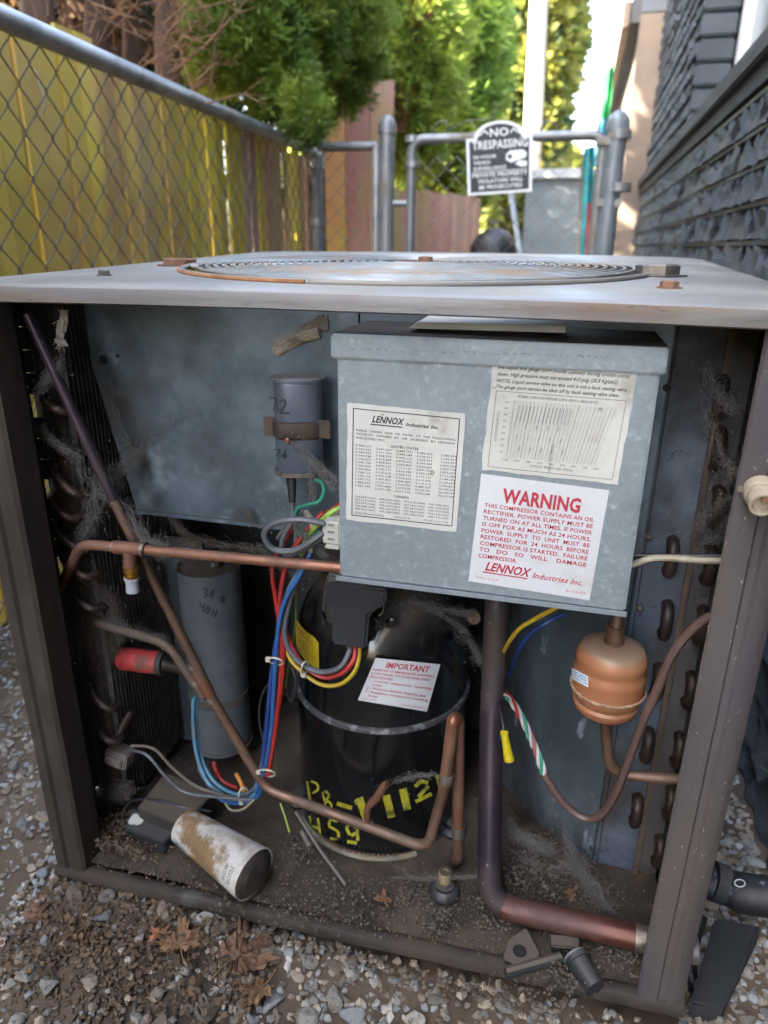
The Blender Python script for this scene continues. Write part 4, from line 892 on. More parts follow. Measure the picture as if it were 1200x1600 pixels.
# patent label
g1 = bil((543, 629), (727, 647), (541, 812), (713, 831)); lb = slab('patent_label', g1, BY0, paper, cbx, nu=10, nv=10, jag=.004); f1 = plane_fn(g1, BY0, .0009); mb = MB()
for a, b_ in (((.05, .045), (.955, .045)), ((.955, .045), (.955, .955)), ((.955, .955), (.05, .955)), ((.05, .955), (.05, .045))): strokes(mb, [[a, b_]], f1, .007)
put_text(mb, 'LENNOX', f1, .21, .49, .145, .055, shear=.35, bold=.03); strokes(mb, [[(.20, .165), (.47, .165)]], f1, .009); put_text(mb, 'Industries Inc.', f1, .50, .78, .150, .03, shear=.35, bold=.015)
for i, tx in enumerate(('MADE  UNDER  ONE  OR  MORE  OF  THE  FOLLOWING', 'PATENTS  OWNED  BY  OR  LICENSED  BY  LENNOX')): put_text(mb, tx, f1, .08, .93, .235 + i * .032, .018)
put_text(mb, 'INDUSTRIES INC.', f1, .08, .33, .299, .018); put_text(mb, 'UNITED STATES', f1, .38, .62, .345, .02, bold=.01)
rnd = random.Random(11)
num = lambda: '%d,%03d,%03d' % (rnd.choice([2, 2, 3, 3]), rnd.randint(100, 999), rnd.randint(100, 999))
for c_ in range(5):
    for r_ in range(13):
        tx = num() if not (c_ == 4 and r_ > 9) else 'Des.%d,%03d' % (rnd.randint(180, 215), rnd.randint(100, 999)); u0 = .075 + c_ * .178 + (.03 if c_ == 4 else 0); v0 = .375 + r_ * .0285 - (.012 if c_ == 0 else 0)
        put_text(mb, tx, f1, u0, u0 + .135, v0, .0155)
put_text(mb, 'CANADA', f1, .42, .56, .765, .02, bold=.01)
for r_ in range(5):
    for c_ in range(4): put_text(mb, '%d,%03d(19%d)' % (rnd.choice([640, 644, 755, 767, 790]), rnd.randint(100, 999), rnd.choice([61, 62, 65, 67, 68, 69])), f1, .075 + c_ * .22, .26 + c_ * .22, .80 + r_ * .026, .0155)
put_text(mb, 'Other Patents Pending', f1, .08, .34, .938, .016); put_text(mb, 'Litho U.S.A.', f1, .43, .58, .938, .015); put_text(mb, 'PS-661-L3(1-73)', f1, .70, .92, .938, .015)
mb.build('printed_text', ink, lb)
# pressure chart label (its upper lines run under the flange)
g2 = bil((771, 559), (998, 574), (752, 734), (965, 757)); lb = slab('pressure_chart_label', g2, BY0, paper, cbx, nu=12, nv=9, jag=.006); f2 = plane_fn(g2, BY0, .0009); mb = MB()
for i, (tx, u1) in enumerate((('before pump down. Always connect a high pressure gauge to', .93), ('the liquid line gauge port (inside cabinet) during system pump', .95), ('down. High pressure must not exceed 410 psig (28.8 Kg/cm2).', .88))): put_text(mb, tx, f2, .04, u1, .034 + i * .060, .034, shear=.3, bold=.008)
for i, (tx, u1) in enumerate((('NOTE, Liquid service valve on this unit is not a back seating valve.', .95), ('The gauge port cannot be shut off by back seating valve stem.', .90))): put_text(mb, tx, f2, .04, u1, .212 + i * .052, .030, shear=.3, bold=.008)
mb.build('printed_text', ink, lb); mb = MB()
for a, b_ in (((.045, .29), (.955, .29)), ((.955, .29), (.955, .965)), ((.955, .965), (.045, .965)), ((.045, .965), (.045, .29))): strokes(mb, [[a, b_]], f2, .004)
put_text(mb, 'NORMAL OPERATING PRESSURE CURVE HS8-411V SERIES (60 HZ)', f2, .20, .76, .335, .022, bold=.01)
put_text(mb, 'OUTSIDE AIR TEMP AT COIL (DEG F)', lambda u, v, off=0.: f2(.50 + (v - .5) * .18, .84 - (u - .5) * .42, off), 0.2, .8, .5, .10)
put_text(mb, 'SUCTION PRESSURE (PSIG)', lambda u, v, off=0.: f2(.085 + (v - .5) * .18, .60 - (u - .5) * .45, off), .2, .8, .5, .10)
for k in range(9): 
    t = k / 8; put_text(mb, str(20 + k * 10), f2, .115, .14, .39 + (1 - t) * .44, .016); put_text(mb, str(120 + k * 30), f2, .15 + t * .66, .185 + t * .66, .895, .016)
put_text(mb, 'LIQUID PRESSURE (PSIG)', f2, .35, .66, .93, .02); mb.build('chart_lettering', ink_g, lb); mb = MB()
for k in range(26): u0 = .17 + k * .026 * .98; strokes(mb, [[(u0, .86), (u0 + .05 + .010 * (k - 13) * .3, .36)]], f2, .0018 if k % 4 else .0034)
for k in range(34): v0 = .37 + k * .0148; strokes(mb, [[(.155, v0), (.83, v0)]], lambda u, v, off=0.: f2(u, v, off + .0002), .0010)
for k in range(15): strokes(mb, [[(.20 + k * .026, .60 + .1 * (k % 3)), (.205 + k * .026, .56 + .1 * (k % 3))], [(.21 + k * .026, .54), (.222 + k * .026, .40)]], lambda u, v, off=0.: f2(u, v, off + .0004), .0045)
mb.build('chart_lines', mat('chart ink', (.22, .22, .21)), lb)
# warning label
g3 = bil((752, 740), (952, 766), (732, 908), (921, 938)); lb = slab('warning_label', g3, BY0, paper_w, cbx, nu=6, nv=6, jag=.001); f3 = plane_fn(g3, BY0, .0009); mb = MB()
put_text(mb, 'WARNING', f3, .185, .80, .235, .125, bold=.035)
WL = ['THIS COMPRESSOR CONTAINS AN OIL', 'RECTIFIER. POWER SUPPLY MUST BE', 'TURNED ON AT ALL TIMES. IF POWER', 'IS OFF FOR AS MUCH AS 24 HOURS,', 'POWER  SUPPLY  TO  UNIT  MUST  BE', 'RESTORED  FOR  24  HOURS  BEFORE', 'COMPRESSOR IS STARTED.  FAILURE', 'TO   DO   SO   WILL    DAMAGE']
for i, tx in enumerate(WL): put_text(mb, tx, f3, .055, .925, .300 + i * .0585, .036, bold=.014)
put_text(mb, 'COMPRESSOR.', f3, .055, .37, .300 + 8 * .0585, .036, bold=.014)
put_text(mb, 'LENNOX', f3, .12, .50, .875, .075, shear=.35, bold=.03); strokes(mb, [[(.11, .895), (.47, .895)]], f3, .010); put_text(mb, 'Industries Inc.', f3, .51, .92, .880, .05, shear=.3, bold=.012)
mb.build('printed_text', ink_r, lb); mb = MB(); put_text(mb, 'Litho U.S.A.', f3, .06, .25, .96, .022); put_text(mb, 'B-326603', f3, .80, .96, .955, .022); mb.build('small_print', ink_l, lb)
# paper strip on top of the box, under the lid
tp = MB(); a, b_ = P(655, 503, .66), P(884, 509, .66); tp.hexa([a, b_, b_ + Vector((0, 0, -.006)), a + Vector((-.01, 0, -.006))], [q + Vector((0, .05, .002)) for q in (a, b_, b_ + Vector((0, 0, -.006)), a + Vector((-.01, 0, -.006)))])
tag(tp.build('paper_strip', paper), 'folded paper strip lying on the control box just under the lid', 'paper')
# splintered board / nest at left top of the box
sp = thing('torn_cardboard', 'torn splintered roll of cardboard sticking out left of the control box top', 'debris'); rnd = random.Random(8)
straw = mat('straw splinter', (.30, .26, .19), (.20, .16, .115), vs=60, rough=.9, bump=.6, stretch=(1, 4, 4), dirt=(.12, .09, .06), ds=20); straw2 = mat('grey splinter', (.15, .14, .13), (.22, .2, .18), vs=40, rough=.9)
for k in range(11):
    a = P(428 + rnd.uniform(-3, 10), 548 + rnd.uniform(-10, 8), .66 + rnd.uniform(-.01, .01)); b_ = P(508 + rnd.uniform(-14, 6), 512 + rnd.uniform(-10, 8), .67); w_ = rnd.uniform(.0015, .004)
    MB().hexa([a, a + Vector((0, w_, 0)), a + Vector((0, w_, w_ * 1.4)), a + Vector((0, 0, w_ * 1.4))], [b_, b_ + Vector((0, w_, 0)), b_ + Vector((0, w_, w_ * 2)), b_ + Vector((0, 0, w_ * 2))]).build('splinter', straw if k % 3 else straw2, sp)
a, b_ = P(432, 552, .656), P(500, 521, .66); MB().tube(spline([a, (a + b_) / 2 + Vector((0, 0, .003)), b_], 4), [.0045, .005, .005, .0055, .006, .006, .006, .006, .006][:9], 9).build('roll', straw, sp, smooth=True)
# frayed strip hanging below the lid at left
st = MB(); pts = [P(100, 484, .63), P(98, 500, .63), P(94, 518, .63), P(92, 530, .632), P(98, 541, .63)]
for i in range(len(pts) - 1): a, b_ = pts[i], pts[i + 1]; w_ = Vector((.004, .001, 0)) * (1 + .3 * (i % 2)); st.hexa([a - w_, a + w_, b_ + w_ * 1.1, b_ - w_ * .8], [q + Vector((0, .0012, 0)) for q in (a - w_, a + w_, b_ + w_ * 1.1, b_ - w_ * .8)])
for k in range(22): a = pts[k % 5] + Vector((rnd.uniform(-.004, .004), 0, 0)); st.tube([a, a + Vector((rnd.uniform(-.008, .008), rnd.uniform(-.004, .004), rnd.uniform(-.012, .004)))], .0003, 3)
tag(st.build('frayed_strip', mat('frayed lint', (.22, .20, .17), (.13, .12, .10), vs=90, rough=1)), 'frayed pale strip hanging from the lid edge at upper left', 'debris')

# ================================================================== SMALL CAPACITOR
sc = thing('small_capacitor', 'small blue-grey oval capacitor marked 7.2, strapped up beside the control box', 'capacitor')
ctr = Vector((P(467, 650, .712).x, .712, 0)); zt, zb = P(467, 595, .70).z, P(467, 742, .695).z
def oval(z0, z1, a_, b_, n=40, rot=0.0, e=2.8):
    v = []
    for (z, s_) in ((z0, .90), (z0 + .003, 1), (z1 - .004, 1), (z1 - .0015, .98), (z1, .90)):
        for j in range(n): t = 2 * math.pi * j / n; c_, s2 = math.cos(t), math.sin(t); x = a_ * abs(c_) ** (2 / e) * (1 if c_ > 0 else -1) * s_; y = b_ * abs(s2) ** (2 / e) * (1 if s2 > 0 else -1) * s_; v.append((ctr.x + x * math.cos(rot) - y * math.sin(rot), ctr.y + x * math.sin(rot) + y * math.cos(rot), z))
    f = [(r_ * n + j, r_ * n + (j + 1) % n, (r_ + 1) * n + (j + 1) % n, (r_ + 1) * n + j) for r_ in range(4) for j in range(n)] + [tuple(reversed(range(n))), tuple(range(4 * n, 5 * n))]
    return MB().add(v, f)
oval(zb, zt, .0258, .0205, rot=.35).build('can', capb, sc, smooth=True)
oval(zt - .0012, zt + .0025, .0285, .0225, rot=.35).build('top_seam', capb, sc, smooth=True); oval(zb - .0015, zb + .002, .0285, .0225, rot=.35).build('bottom_seam', solder, sc, smooth=True)
q = P(455, 742, .70); q2 = P(457, 785, .695); MB().tube([q, q + (q2 - q) * .12, q2], [.0062, .0058, .0038], 12).build('boot', blackp, sc, smooth=True)
zs_ = P(450, 674, .69).z
bd = oval(zs_ - .010, zs_ + .010, .0290, .0230, rot=.35); bd.build('strap', bracket, sc, smooth=True)
a = P(412, 672, .70); MB().box(a.x, ctr.x - .024, .700, .7015, zs_ - .010, zs_ + .012).build('strap_ear', bracket, sc, bevel=.0006)
a = P(515, 676, .70); MB().box(ctr.x + .024, a.x + .0, .702, .7035, zs_ - .008, zs_ + .012).build('strap_ear', bracket, sc, bevel=.0006)
q = P(450, 688, .686); MB().lathe([(.0035, 0), (.0035, .003), (.002, .004)], q, (0, -1, 0), 6).build('strap_screw', copper, sc)
mk = mat('marker ink', (.01, .012, .03)); 
def front_fn(Y): return lambda px, py, off=0.: P(px, py, Y - off)
mb = MB(); fq = front_fn(.6875)
strokes(mb, [[(422, 621), (432, 623), (427, 641)], [(434, 640), (435.5, 641)], [(437, 628), (443, 624), (446, 630), (437, 645), (452, 646)]], fq, 1.9)
strokes(mb, [[(429, 702), (437, 703), (432, 713)], [(438, 712), (439, 713)], [(446, 704), (441, 712), (445, 716), (448, 711), (443, 711)]], fq, 1.7)
mb.build('marker_figures', mk, sc)
# ================================================================== LARGE CAPACITOR
lc = thing('large_capacitor', 'tall grey round capacitor marked 38.8 and 40.4, standing behind the copper pipes', 'capacitor')
c = P(336, 1000, .84); zt = P(330, 893, .82).z; zb = P(350, 1182, .80).z; LR = .045
MB().lathe([(LR * .93, zb - 0), (LR, zb + .003), (LR, zt - .003), (LR * 1.02, zt - .002), (LR * 1.02, zt + .001), (LR * .94, zt), (LR * .9, zt - .002), (.002, zt - .002)], (c.x, .84, 0), n=40).build('can', capm, lc, smooth=True)
zs_ = P(340, 1104, .80).z; MB().lathe([(LR + .001, -.006), (LR + .002, -.006), (LR + .002, .006), (LR + .001, .006)], (c.x, .84, zs_), n=40).build('strap', mat('dark strap', (.05, .045, .04), (.09, .075, .06), vs=30, rough=.8), lc, smooth=True)
MB().lathe([(LR - .002, -.004), (LR + .002, -.002), (LR + .002, .002), (LR - .001, .003)], (c.x, .84, zb), n=40).build('bottom_seam', capm, lc, smooth=True)
MB().lathe([(.008, 0), (.008, .008), (.005, .009)], (c.x + .01, .84, zt), n=10).build('terminal', boltm, lc)
mb = MB(); 
def cyl_fn(cx_, cy_, rad):
    def f(px, py, off=0.0):
        r_ = ray(px, py); a_ = r_[0] ** 2 + r_[1] ** 2; b_ = -2 * (r_[0] * cx_ + r_[1] * cy_); c_ = cx_ ** 2 + cy_ ** 2 - (rad + off) ** 2; d = max(0, b_ * b_ - 4 * a_ * c_); t = (-b_ - math.sqrt(d)) / (2 * a_); return Vector((r_[0] * t, r_[1] * t, r_[2] * t + ZC))
    return f
fl_ = cyl_fn(c.x, .84, LR + .0006)
strokes(mb, [[(316, 921), (322, 919), (324, 924), (320, 926), (325, 930), (319, 933)], [(333, 922), (329, 926), (334, 930), (331, 935), (327, 931), (335, 925), (333, 922)], [(341, 935), (342, 936)], [(349, 931), (345, 934), (351, 938), (349, 942), (345, 939), (351, 934), (349, 931)]], fl_, 1.8)
strokes(mb, [[(313, 941), (313, 947), (319, 949)], [(320, 944), (317, 956)], [(325, 948), (321, 954), (324, 959), (328, 954), (325, 948)], [(330, 960), (331, 961)], [(333, 952), (333, 958), (338, 959)], [(339, 954), (336, 965)]], fl_, 1.8)
mb.build('marker_figures', mk, lc)

# ================================================================== COMPRESSOR
cm = thing('compressor', 'glossy black compressor can with yellow stencilled figures under the control box', 'compressor')
KX, KY, KR = -.2130, .832, .1195; seam = P(590, 1143, .713).z
def prof_c(): return [(.085, .052), (.104, .053), (.112, .058), (KR, .066), (KR, seam - .010), (KR + .0012, seam - .006), (KR + .0012, seam), (KR - .001, seam + .004), (KR - .002, .345), (KR - .005, .368), (KR - .013, .391), (KR - .028, .413), (KR - .05, .430), (KR - .08, .440), (.002, .443)]
MB().lathe(prof_c(), (KX, KY, 0), n=72).build('shell', black, cm, smooth=True)
MB().lathe([(KR + .0005, -.0045), (KR + .0032, -.003), (KR + .0036, .0), (KR + .0026, .003), (KR - .002, .005)], (KX, KY, seam - .001), n=72).build('seam_band', mat('worn seam', (.10, .10, .105), (.30, .31, .33), vs=60, cut=(.5, .6), rough=.3, metal=.5, bump=.3), cm, smooth=True)
MB().lathe([(.09, .0), (.118, .0), (.119, .003), (.117, .006), (.09, .007)], (KX, KY, .052), n=48).build('base_ring', blackp, cm, smooth=True)
for a in (-158, -20, 90): q = Vector((KX + .125 * math.cos(R(a)), KY + .125 * math.sin(R(a)), .066)); MB().lathe([(.016, -.01), (.018, -.004), (.012, .002), (.012, .010), (.005, .012)], q, n=16).build('mount', blackp, cm, smooth=True)
# spiral gasket ring at the foot
pts = [Vector((KX + (KR + .006) * math.cos(R(a)), KY + (KR + .006) * math.sin(R(a)), .062)) for a in range(-140, -50, 3)]
mb = MB().tube(pts, .0042, 8); mb.build('drain_heater_hose', mat('silvery hose', (.22, .21, .16), (.14, .13, .10), vs=50, rough=.4, metal=.4, dirt=(.2, .17, .1), ds=12), cm, smooth=True)
for i in range(8, 26): p_ = pts[i]; MB().box(-.0012, .0012, -.0012, .0012, .003, .0075, Matrix.Translation(p_)).build('hose_tooth', rust, cm)
# terminal cover with bail clips
def prism(name, px, Y0, Y1, m, parent, bev=.002, inset=0.0):
    fr = [P(a_, b_, Y0) for a_, b_ in px]; cx_ = sum((p.x for p in fr)) / len(fr); bk = [Vector((p.x + (p.x - cx_) * inset, Y1, p.z)) for p in fr]; k_ = len(fr)
    return MB().add(fr + bk, [tuple(reversed(range(k_))), tuple(range(k_, 2 * k_))] + [(i, (i + 1) % k_, k_ + (i + 1) % k_, k_ + i) for i in range(k_)]).build(name, m, parent, bevel=bev)
prism('terminal_cover', [(519, 912), (604, 922), (602, 944), (576, 962), (572, 1016), (517, 1007), (521, 956), (507, 938), (508, 916)], .684, .735, blackp, cm, .003, .12)
prism('cover_top', [(512, 895), (606, 905), (602, 925), (510, 918)], .692, .75, mat('dusty black plastic', (.05, .05, .05), (.09, .085, .08), vs=15, rough=.8, bump=.4, dust=(.18, .165, .15), dcov=(.2, .6)), cm, .003, .05)
for pts in ([(512, 898), (505, 948), (506, 955)], [(606, 905), (598, 958), (592, 962)]): MB().tube(rounded([P(a_, b_, .700) for a_, b_ in pts], .006), .0009, 6).build('bail_wire', solder, cm, smooth=True)
for pts in ([(503, 946), (506, 966), (518, 974)], [(600, 956), (592, 972), (580, 966)]): 
    q = [P(a_, b_, .706) for a_, b_ in pts]; MB().hexa([q[0], q[1], q[1] + Vector((.004, 0, -.008)), q[0] + Vector((-.002, 0, -.008))], [p + Vector((0, .006, 0)) for p in (q[0], q[1], q[1] + Vector((.004, 0, -.008)), q[0] + Vector((-.002, 0, -.008)))]).build('clip', black, cm, bevel=.001); MB().hexa([q[1], q[2], q[2] + Vector((0, 0, -.012)), q[1] + Vector((0, 0, -.012))], [p + Vector((0, .004, 0)) for p in (q[1], q[2], q[2] + Vector((0, 0, -.012)), q[1] + Vector((0, 0, -.012)))]).build('clip', black, cm, bevel=.001)
q = P(612, 970, .732); MB().lathe([(.006, 0), (.006, .005), (.003, .006)], q, (0, -1, 0), 12).build('stud', black, cm, smooth=True)
# valve stub at right shoulder
q = P(738, 962, .80); MB().tube([q, q + Vector((.004, -.014, .004))], [.009, .008], 12).build('suction_stub', copper_b, cm, smooth=True); q = P(724, 992, .79); MB().tube([q, q + Vector((.0, -.012, 0))], .009, 12).build('shoulder_stud', black, cm, smooth=True)
# labels
fc = cyl_fn(KX, KY, KR + .0003)
def cyl_label(name, g_, m, parent, n=12):
    mb = MB(); v = []; 
    for off in (.0006, .0):
        for j in range(n + 1):
            for i in range(n + 1): v.append(fc(*g_(i / n, j / n), off))
    k_ = (n + 1); N_ = k_ * k_; f = []
    for j in range(n):
        for i in range(n): a_ = j * k_ + i; f.append((a_, a_ + k_, a_ + k_ + 1, a_ + 1))
    rg = list(range(k_)) + [j * k_ + n for j in range(1, k_)] + [n * k_ + i for i in range(n - 1, -1, -1)] + [j * k_ for j in range(n - 1, 0, -1)]
    for i in range(len(rg)): a_, b_ = rg[i], rg[(i + 1) % len(rg)]; f.append((a_, b_, N_ + b_, N_ + a_))
    return mb.add(v, f).build(name, m, parent)
g4 = bil((587, 1028), (688, 1038), (559, 1094), (667, 1112)); lb = cyl_label('important_label', g4, paper_w, cm); mb = MB(); f4 = lambda u, v, off=0.: fc(*g4(u, v), .0011 + off)
put_text(mb, 'IMPORTANT', f4, .20, .86, .195, .125, bold=.025)
for i, (tx, u0, u1) in enumerate((('REMOVE COMPRESSOR SHIPPING', .03, .97), ('CLIPS PRIOR TO STARTING UNIT.', .03, .93), ('PROCEDURE:', .03, .38), ('1 - Loosen  compressor  mounting', .05, .97), ('bolts.', .12, .26), ('2 - Remove slotted shipping disk', .05, .93), ('3 - Retighten compressor mounting', .05, .97), ('bolts.', .12, .26))): put_text(mb, tx, f4, u0, u1, .29 + i * .084, .048, bold=.012)
put_text(mb, 'Litho U.S.A.', f4, .04, .26, .95, .03); put_text(mb, 'Form No. LB-24023', f4, .62, .96, .955, .035); mb.build('printed_text', ink_r, lb)
# yellow caution label, wrapping round the left side
qa = fc(498, 1016); th1 = math.atan2(qa.y - KY, qa.x - KX); zt_, zb_ = fc(486, 992).z, fc(490, 1042).z
def fy(u, v, off=0.): th = th1 - (1 - u) * R(46); rr_ = KR + .0005 + off; return Vector((KX + rr_ * math.cos(th), KY + rr_ * math.sin(th), zt_ + (zb_ - zt_) * v))
mb = MB(); v = []; n_ = 12
for i in range(n_ + 1):
    u = i / n_; dv = .10 if i == n_ else .0
    for vv in (dv, .5, 1): v.append(fy(u, vv)); 
mb.add(v, [(i * 3 + j, i * 3 + j + 1, (i + 1) * 3 + j + 1, (i + 1) * 3 + j) for i in range(n_) for j in range(2)])
lb = mb.build('caution_label', yel_lab, cm); mb = MB(); f5 = lambda u, v, off=0.: fy(u, v, .0005 + off)
put_text(mb, 'CAUTION \u2014', f5, .12, .82, .28, .16, bold=.01)
for i, (tx, u1) in enumerate((('THIS UNIT EMPLOYS', .78), ('AN OIL PROTECTOR', .94), ('DO NOT REMOVE IT', .90))): put_text(mb, tx, f5, .05, u1, .52 + i * .19, .085)
mb.build('printed_text', ink, lb)
# stencilled figures
mb = MB(); fs_ = lambda px, py, off=0.: fc(px, py, .0006 + off)
def rs(L_): return [[(q_.x, q_.y) for q_ in spline([(a_, b_, 0) for a_, b_ in t_], 4)] if len(t_) > 2 else t_ for t_ in L_]
S1 = [[(480, 1222), (487, 1266)], [(487, 1221), (495, 1225), (497, 1233), (489, 1239)], [(504, 1240), (509, 1237), (514, 1243), (510, 1249)], [(505, 1243), (507, 1251)], [(508, 1255), (513, 1252), (518, 1259), (515, 1266)], [(508, 1258), (511, 1266)]]
strokes(mb, rs(S1), fs_, 3.6); strokes(mb, [[(528, 1256), (548, 1262)]], fs_, 6.5)
strokes(mb, [[(562, 1250), (572, 1278)], [(604, 1246), (611, 1274)], [(630, 1236), (636, 1262)]], fs_, 12); strokes(mb, [[(556, 1254), (566, 1250)]], fs_, 7)
strokes(mb, rs([[(650, 1228), (658, 1221), (667, 1223)], [(668, 1229), (655, 1244)], [(651, 1252), (673, 1241)]]), fs_, 6); strokes(mb, [[(684, 1213), (688, 1228)]], fs_, 7)
strokes(mb, rs([[(484, 1276), (487, 1306)], [(497, 1279), (501, 1310)], [(487, 1291), (497, 1294)], [(526, 1283), (517, 1281), (514, 1288)], [(514, 1291), (527, 1299), (529, 1307)], [(526, 1311), (517, 1310)]]), fs_, 4.2)
strokes(mb, rs([[(556, 1293), (548, 1288), (542, 1294), (546, 1303)], [(550, 1305), (557, 1301)], [(558, 1296), (559, 1312)], [(556, 1317), (544, 1315)]]), fs_, 5)
mb.build('stencilled_figures', stencil, cm)

# ================================================================== FILTER DRIER
fd = thing('filter_drier', 'copper coloured round filter drier canister with small blue-white sticker', 'filter drier')
DX, DY = P(951, 1060, .68).x, .680; zt, zb = P(951, 1003, .68).z, P(951, 1136, .655).z; H_ = zt - zb
pr = [(.0, 0), (.012, .0), (.024, .03), (.0315, .085), (.034, .15), (.0345, .19), (.0325, .225), (.0345, .26), (.0368, .31), (.0370, .335), (.0375, .36), (.0384, .385), (.0372, .40), (.0372, .56), (.0376, .62), (.0352, .67), (.0350, .72), (.0362, .77), (.0358, .84), (.0325, .92), (.030, .955), (.018, .985), (.001, 1.0)]
MB().lathe([(r_, zb + H_ * t) for r_, t in pr], (DX, DY, 0), n=48).build('canister', drier, fd, smooth=True)
mb = MB(); pts = [(DX + (.0378 + random.uniform(-.0003, .0004)) * math.cos(a), DY + .0378 * math.sin(a), zb + H_ * .385 + random.uniform(-.0012, .0010)) for a in np.linspace(0, 6.283, 60)]; mb.tube(pts, .0014, 6).build('weld_bead', mat('weld bead', (.38, .27, .17), (.2, .12, .07), vs=90, rough=.8, bump=.5), fd, smooth=True)
fk = cyl_fn(DX, DY, .0378); g6 = bil((893, 1043), (919, 1057), (894, 1061), (919, 1074)); mb = MB(); v = [fk(*g6(i / 6, j), .0003) for j in (0, .5, 1) for i in range(7)]
mb.add(v, [(j * 7 + i, (j + 1) * 7 + i, (j + 1) * 7 + i + 1, j * 7 + i + 1) for j in range(2) for i in range(6)]); lb = mb.build('sticker', mat('sticker blue white', (.60, .68, .74), rough=.4), fd)
mb = MB()
for i, tx in enumerate(('EK-083S', 'FILTER DRIER', 'LIQUID LINE')): put_text(mb, tx, lambda u, v_, off=0.: fk(*g6(u, v_), .0007), .12, .92, .32 + i * .26, .15, bold=.02)
mb.build('printed_text', mat('blue ink', (.03, .12, .3)), lb)
mb = MB().tube([(DX, DY, zt - .002), (DX, DY, zt + .020)], [.0092, .0088], 16); mb.lathe([(.0105, 0), (.0105, .003)], (DX, DY, zt + .001), n=16); mb.build('inlet_sleeve', copper_b, fd, smooth=True)
MB().tube([(DX, DY, zt + .018), (DX + .002, DY + .01, zt + .07)], .0062, 14).build('inlet_pipe', copper_b, fd, smooth=True)
e = [Vector((DX, DY, zb + .003)), Vector((P(953, 1205, .68).x, .68, P(953, 1208, .68).z)), P(1066, 1219, .68)]
MB().tube(rounded(e, .022, 10), .0062, 14).build('outlet_pipe', copper_b, fd, smooth=True)

# ================================================================== PIPES
def pipe(name, lab, pts, r_, m, rad=.02, n=16, cat='pipe', extra=()):
    mb = MB(); path = rounded(pts, rad, 8); mb.tube(path, r_, n)
    if not extra: return tag(mb.build(name, m, smooth=True), lab, cat)
    t_ = thing(name, lab, cat); mb.build('tube', m, t_, smooth=True)
    for (nm, a_, b_, r2, m2) in extra: MB().tube([a_, b_], r2, n).build(nm, m2, t_, smooth=True)
    return t_
sA, sB, sC, sD = P(778, 905, .79), P(768, 1130, .74), P(764, 1412, .665), P(1003, 1466, .66)
sD2 = sD + (sD - sC).normalized() * .03; sE = sD + (sD - sC).normalized() * .06
sp_ = thing('suction_pipe', 'thick suction pipe, dark purple upright turning into reddish copper towards the right post', 'pipe')
path = rounded([sA, sB, sC, sD], .034, 10); cut_ = next(i for i, p_ in enumerate(path) if p_.x > sC.x + .012)
MB().tube(path[:cut_ + 1], .0148, 20).build('upright', copper_p, sp_, smooth=True); MB().tube(path[cut_:], .0150, 20).build('horizontal_run', copper_r, sp_, smooth=True)
MB().tube([sD - (sD - sC).normalized() * .008, sD + (sD - sC).normalized() * .003], .0160, 20).build('solder_ring', solder, sp_, smooth=True); MB().tube([sD, sE], .0148, 20).build('stub', boltm, sp_, smooth=True)
# tee pipe
t0, t1, t2_, t3_ = P(83, 938, .70), P(128, 850, .655), P(215, 857, .655), P(600, 893, .668)
tp_ = pipe('tee_pipe', 'horizontal copper pipe with brass service tee running left of the control box', [t0, t1, t3_], .0062, copper, .016, extra=(
    ('tee_sleeve', P(180, 855, .656), P(226, 859, .656), .0080, copper), ('solder_ring', P(222, 858, .656), P(227, 859, .656), .0084, solder), ('solder_ring', P(177, 854, .656), P(181, 855, .656), .0075, solder),
    ('branch', P(203, 862, .655), P(204, 888, .655), .0078, copper), ('brass_nut', P(204, 884, .655), P(205, 893, .655), .0092, brass), ('brass_nut', P(205, 896, .655), P(206, 902, .655), .0086, brass), ('brass_nut', P(205, 893, .655), P(205, 896, .655), .0075, brass), ('valve_cap', P(206, 903, .655), P(208, 924, .655), .0078, mat('white plastic cap', (.34, .35, .39), rough=.35)), ('cap_rim', P(206, 901, .655), P(206, 905, .655), .0092, mat('white plastic cap', (.34, .35, .39)))))
# long diagonal liquid line
d = [P(43, 492, .66), P(175, 775, .675), P(262, 950, .685), P(325, 1078, .69)]
dl = thing('liquid_line', 'long thin copper line slanting from upper left down across the compressor foot', 'pipe')
MB().tube(rounded([P(43, 490, .655), P(178, 782, .672)], .05), .0060, 14).build('upper_run', copper_p, dl, smooth=True)
MB().tube(rounded([P(178, 782, .672), P(318, 1062, .69)], .05), .0061, 14).build('middle_run', copper_b, dl, smooth=True)
MB().tube([P(303, 1040, .69), P(322, 1076, .69), P(330, 1090, .69)], [.0072, .0090, .0070], 14).build('wye_fitting', copper, dl, smooth=True)
for a_, b_ in ((P(300, 1036, .69), P(304, 1043, .69)), (P(327, 1088, .69), P(332, 1097, .69))): MB().tube([a_, b_], .0078, 14).build('solder_ring', solder, dl, smooth=True)
low = [P(328, 1086, .69), P(416, 1233, .688), P(668, 1326, .668), P(699, 1215, .676), P(707, 1128, .682)]
MB().tube(rounded(low, .020, 8), .0066, 14).build('lower_run', copper_b, dl, smooth=True)
e = rounded([P(694, 1232, .676), P(703, 1165, .680), P(708, 1122, .682), P(716, 1122, .695), P(716, 1300, .70)], .012, 8); MB().tube(e, .0075, 14).build('riser', copper, dl, smooth=True)
for a_, b_ in ((P(696, 1222, .676), P(699, 1208, .677)), (P(716, 1290, .70), P(716, 1305, .70))): MB().tube([a_, b_], .0088, 14).build('solder_ring', solder, dl, smooth=True)
MB().tube(rounded([P(716, 1300, .70), P(716, 1338, .704), P(706, 1350, .75)], .012), .0078, 14).build('shell_stub', copper_b, dl, smooth=True)
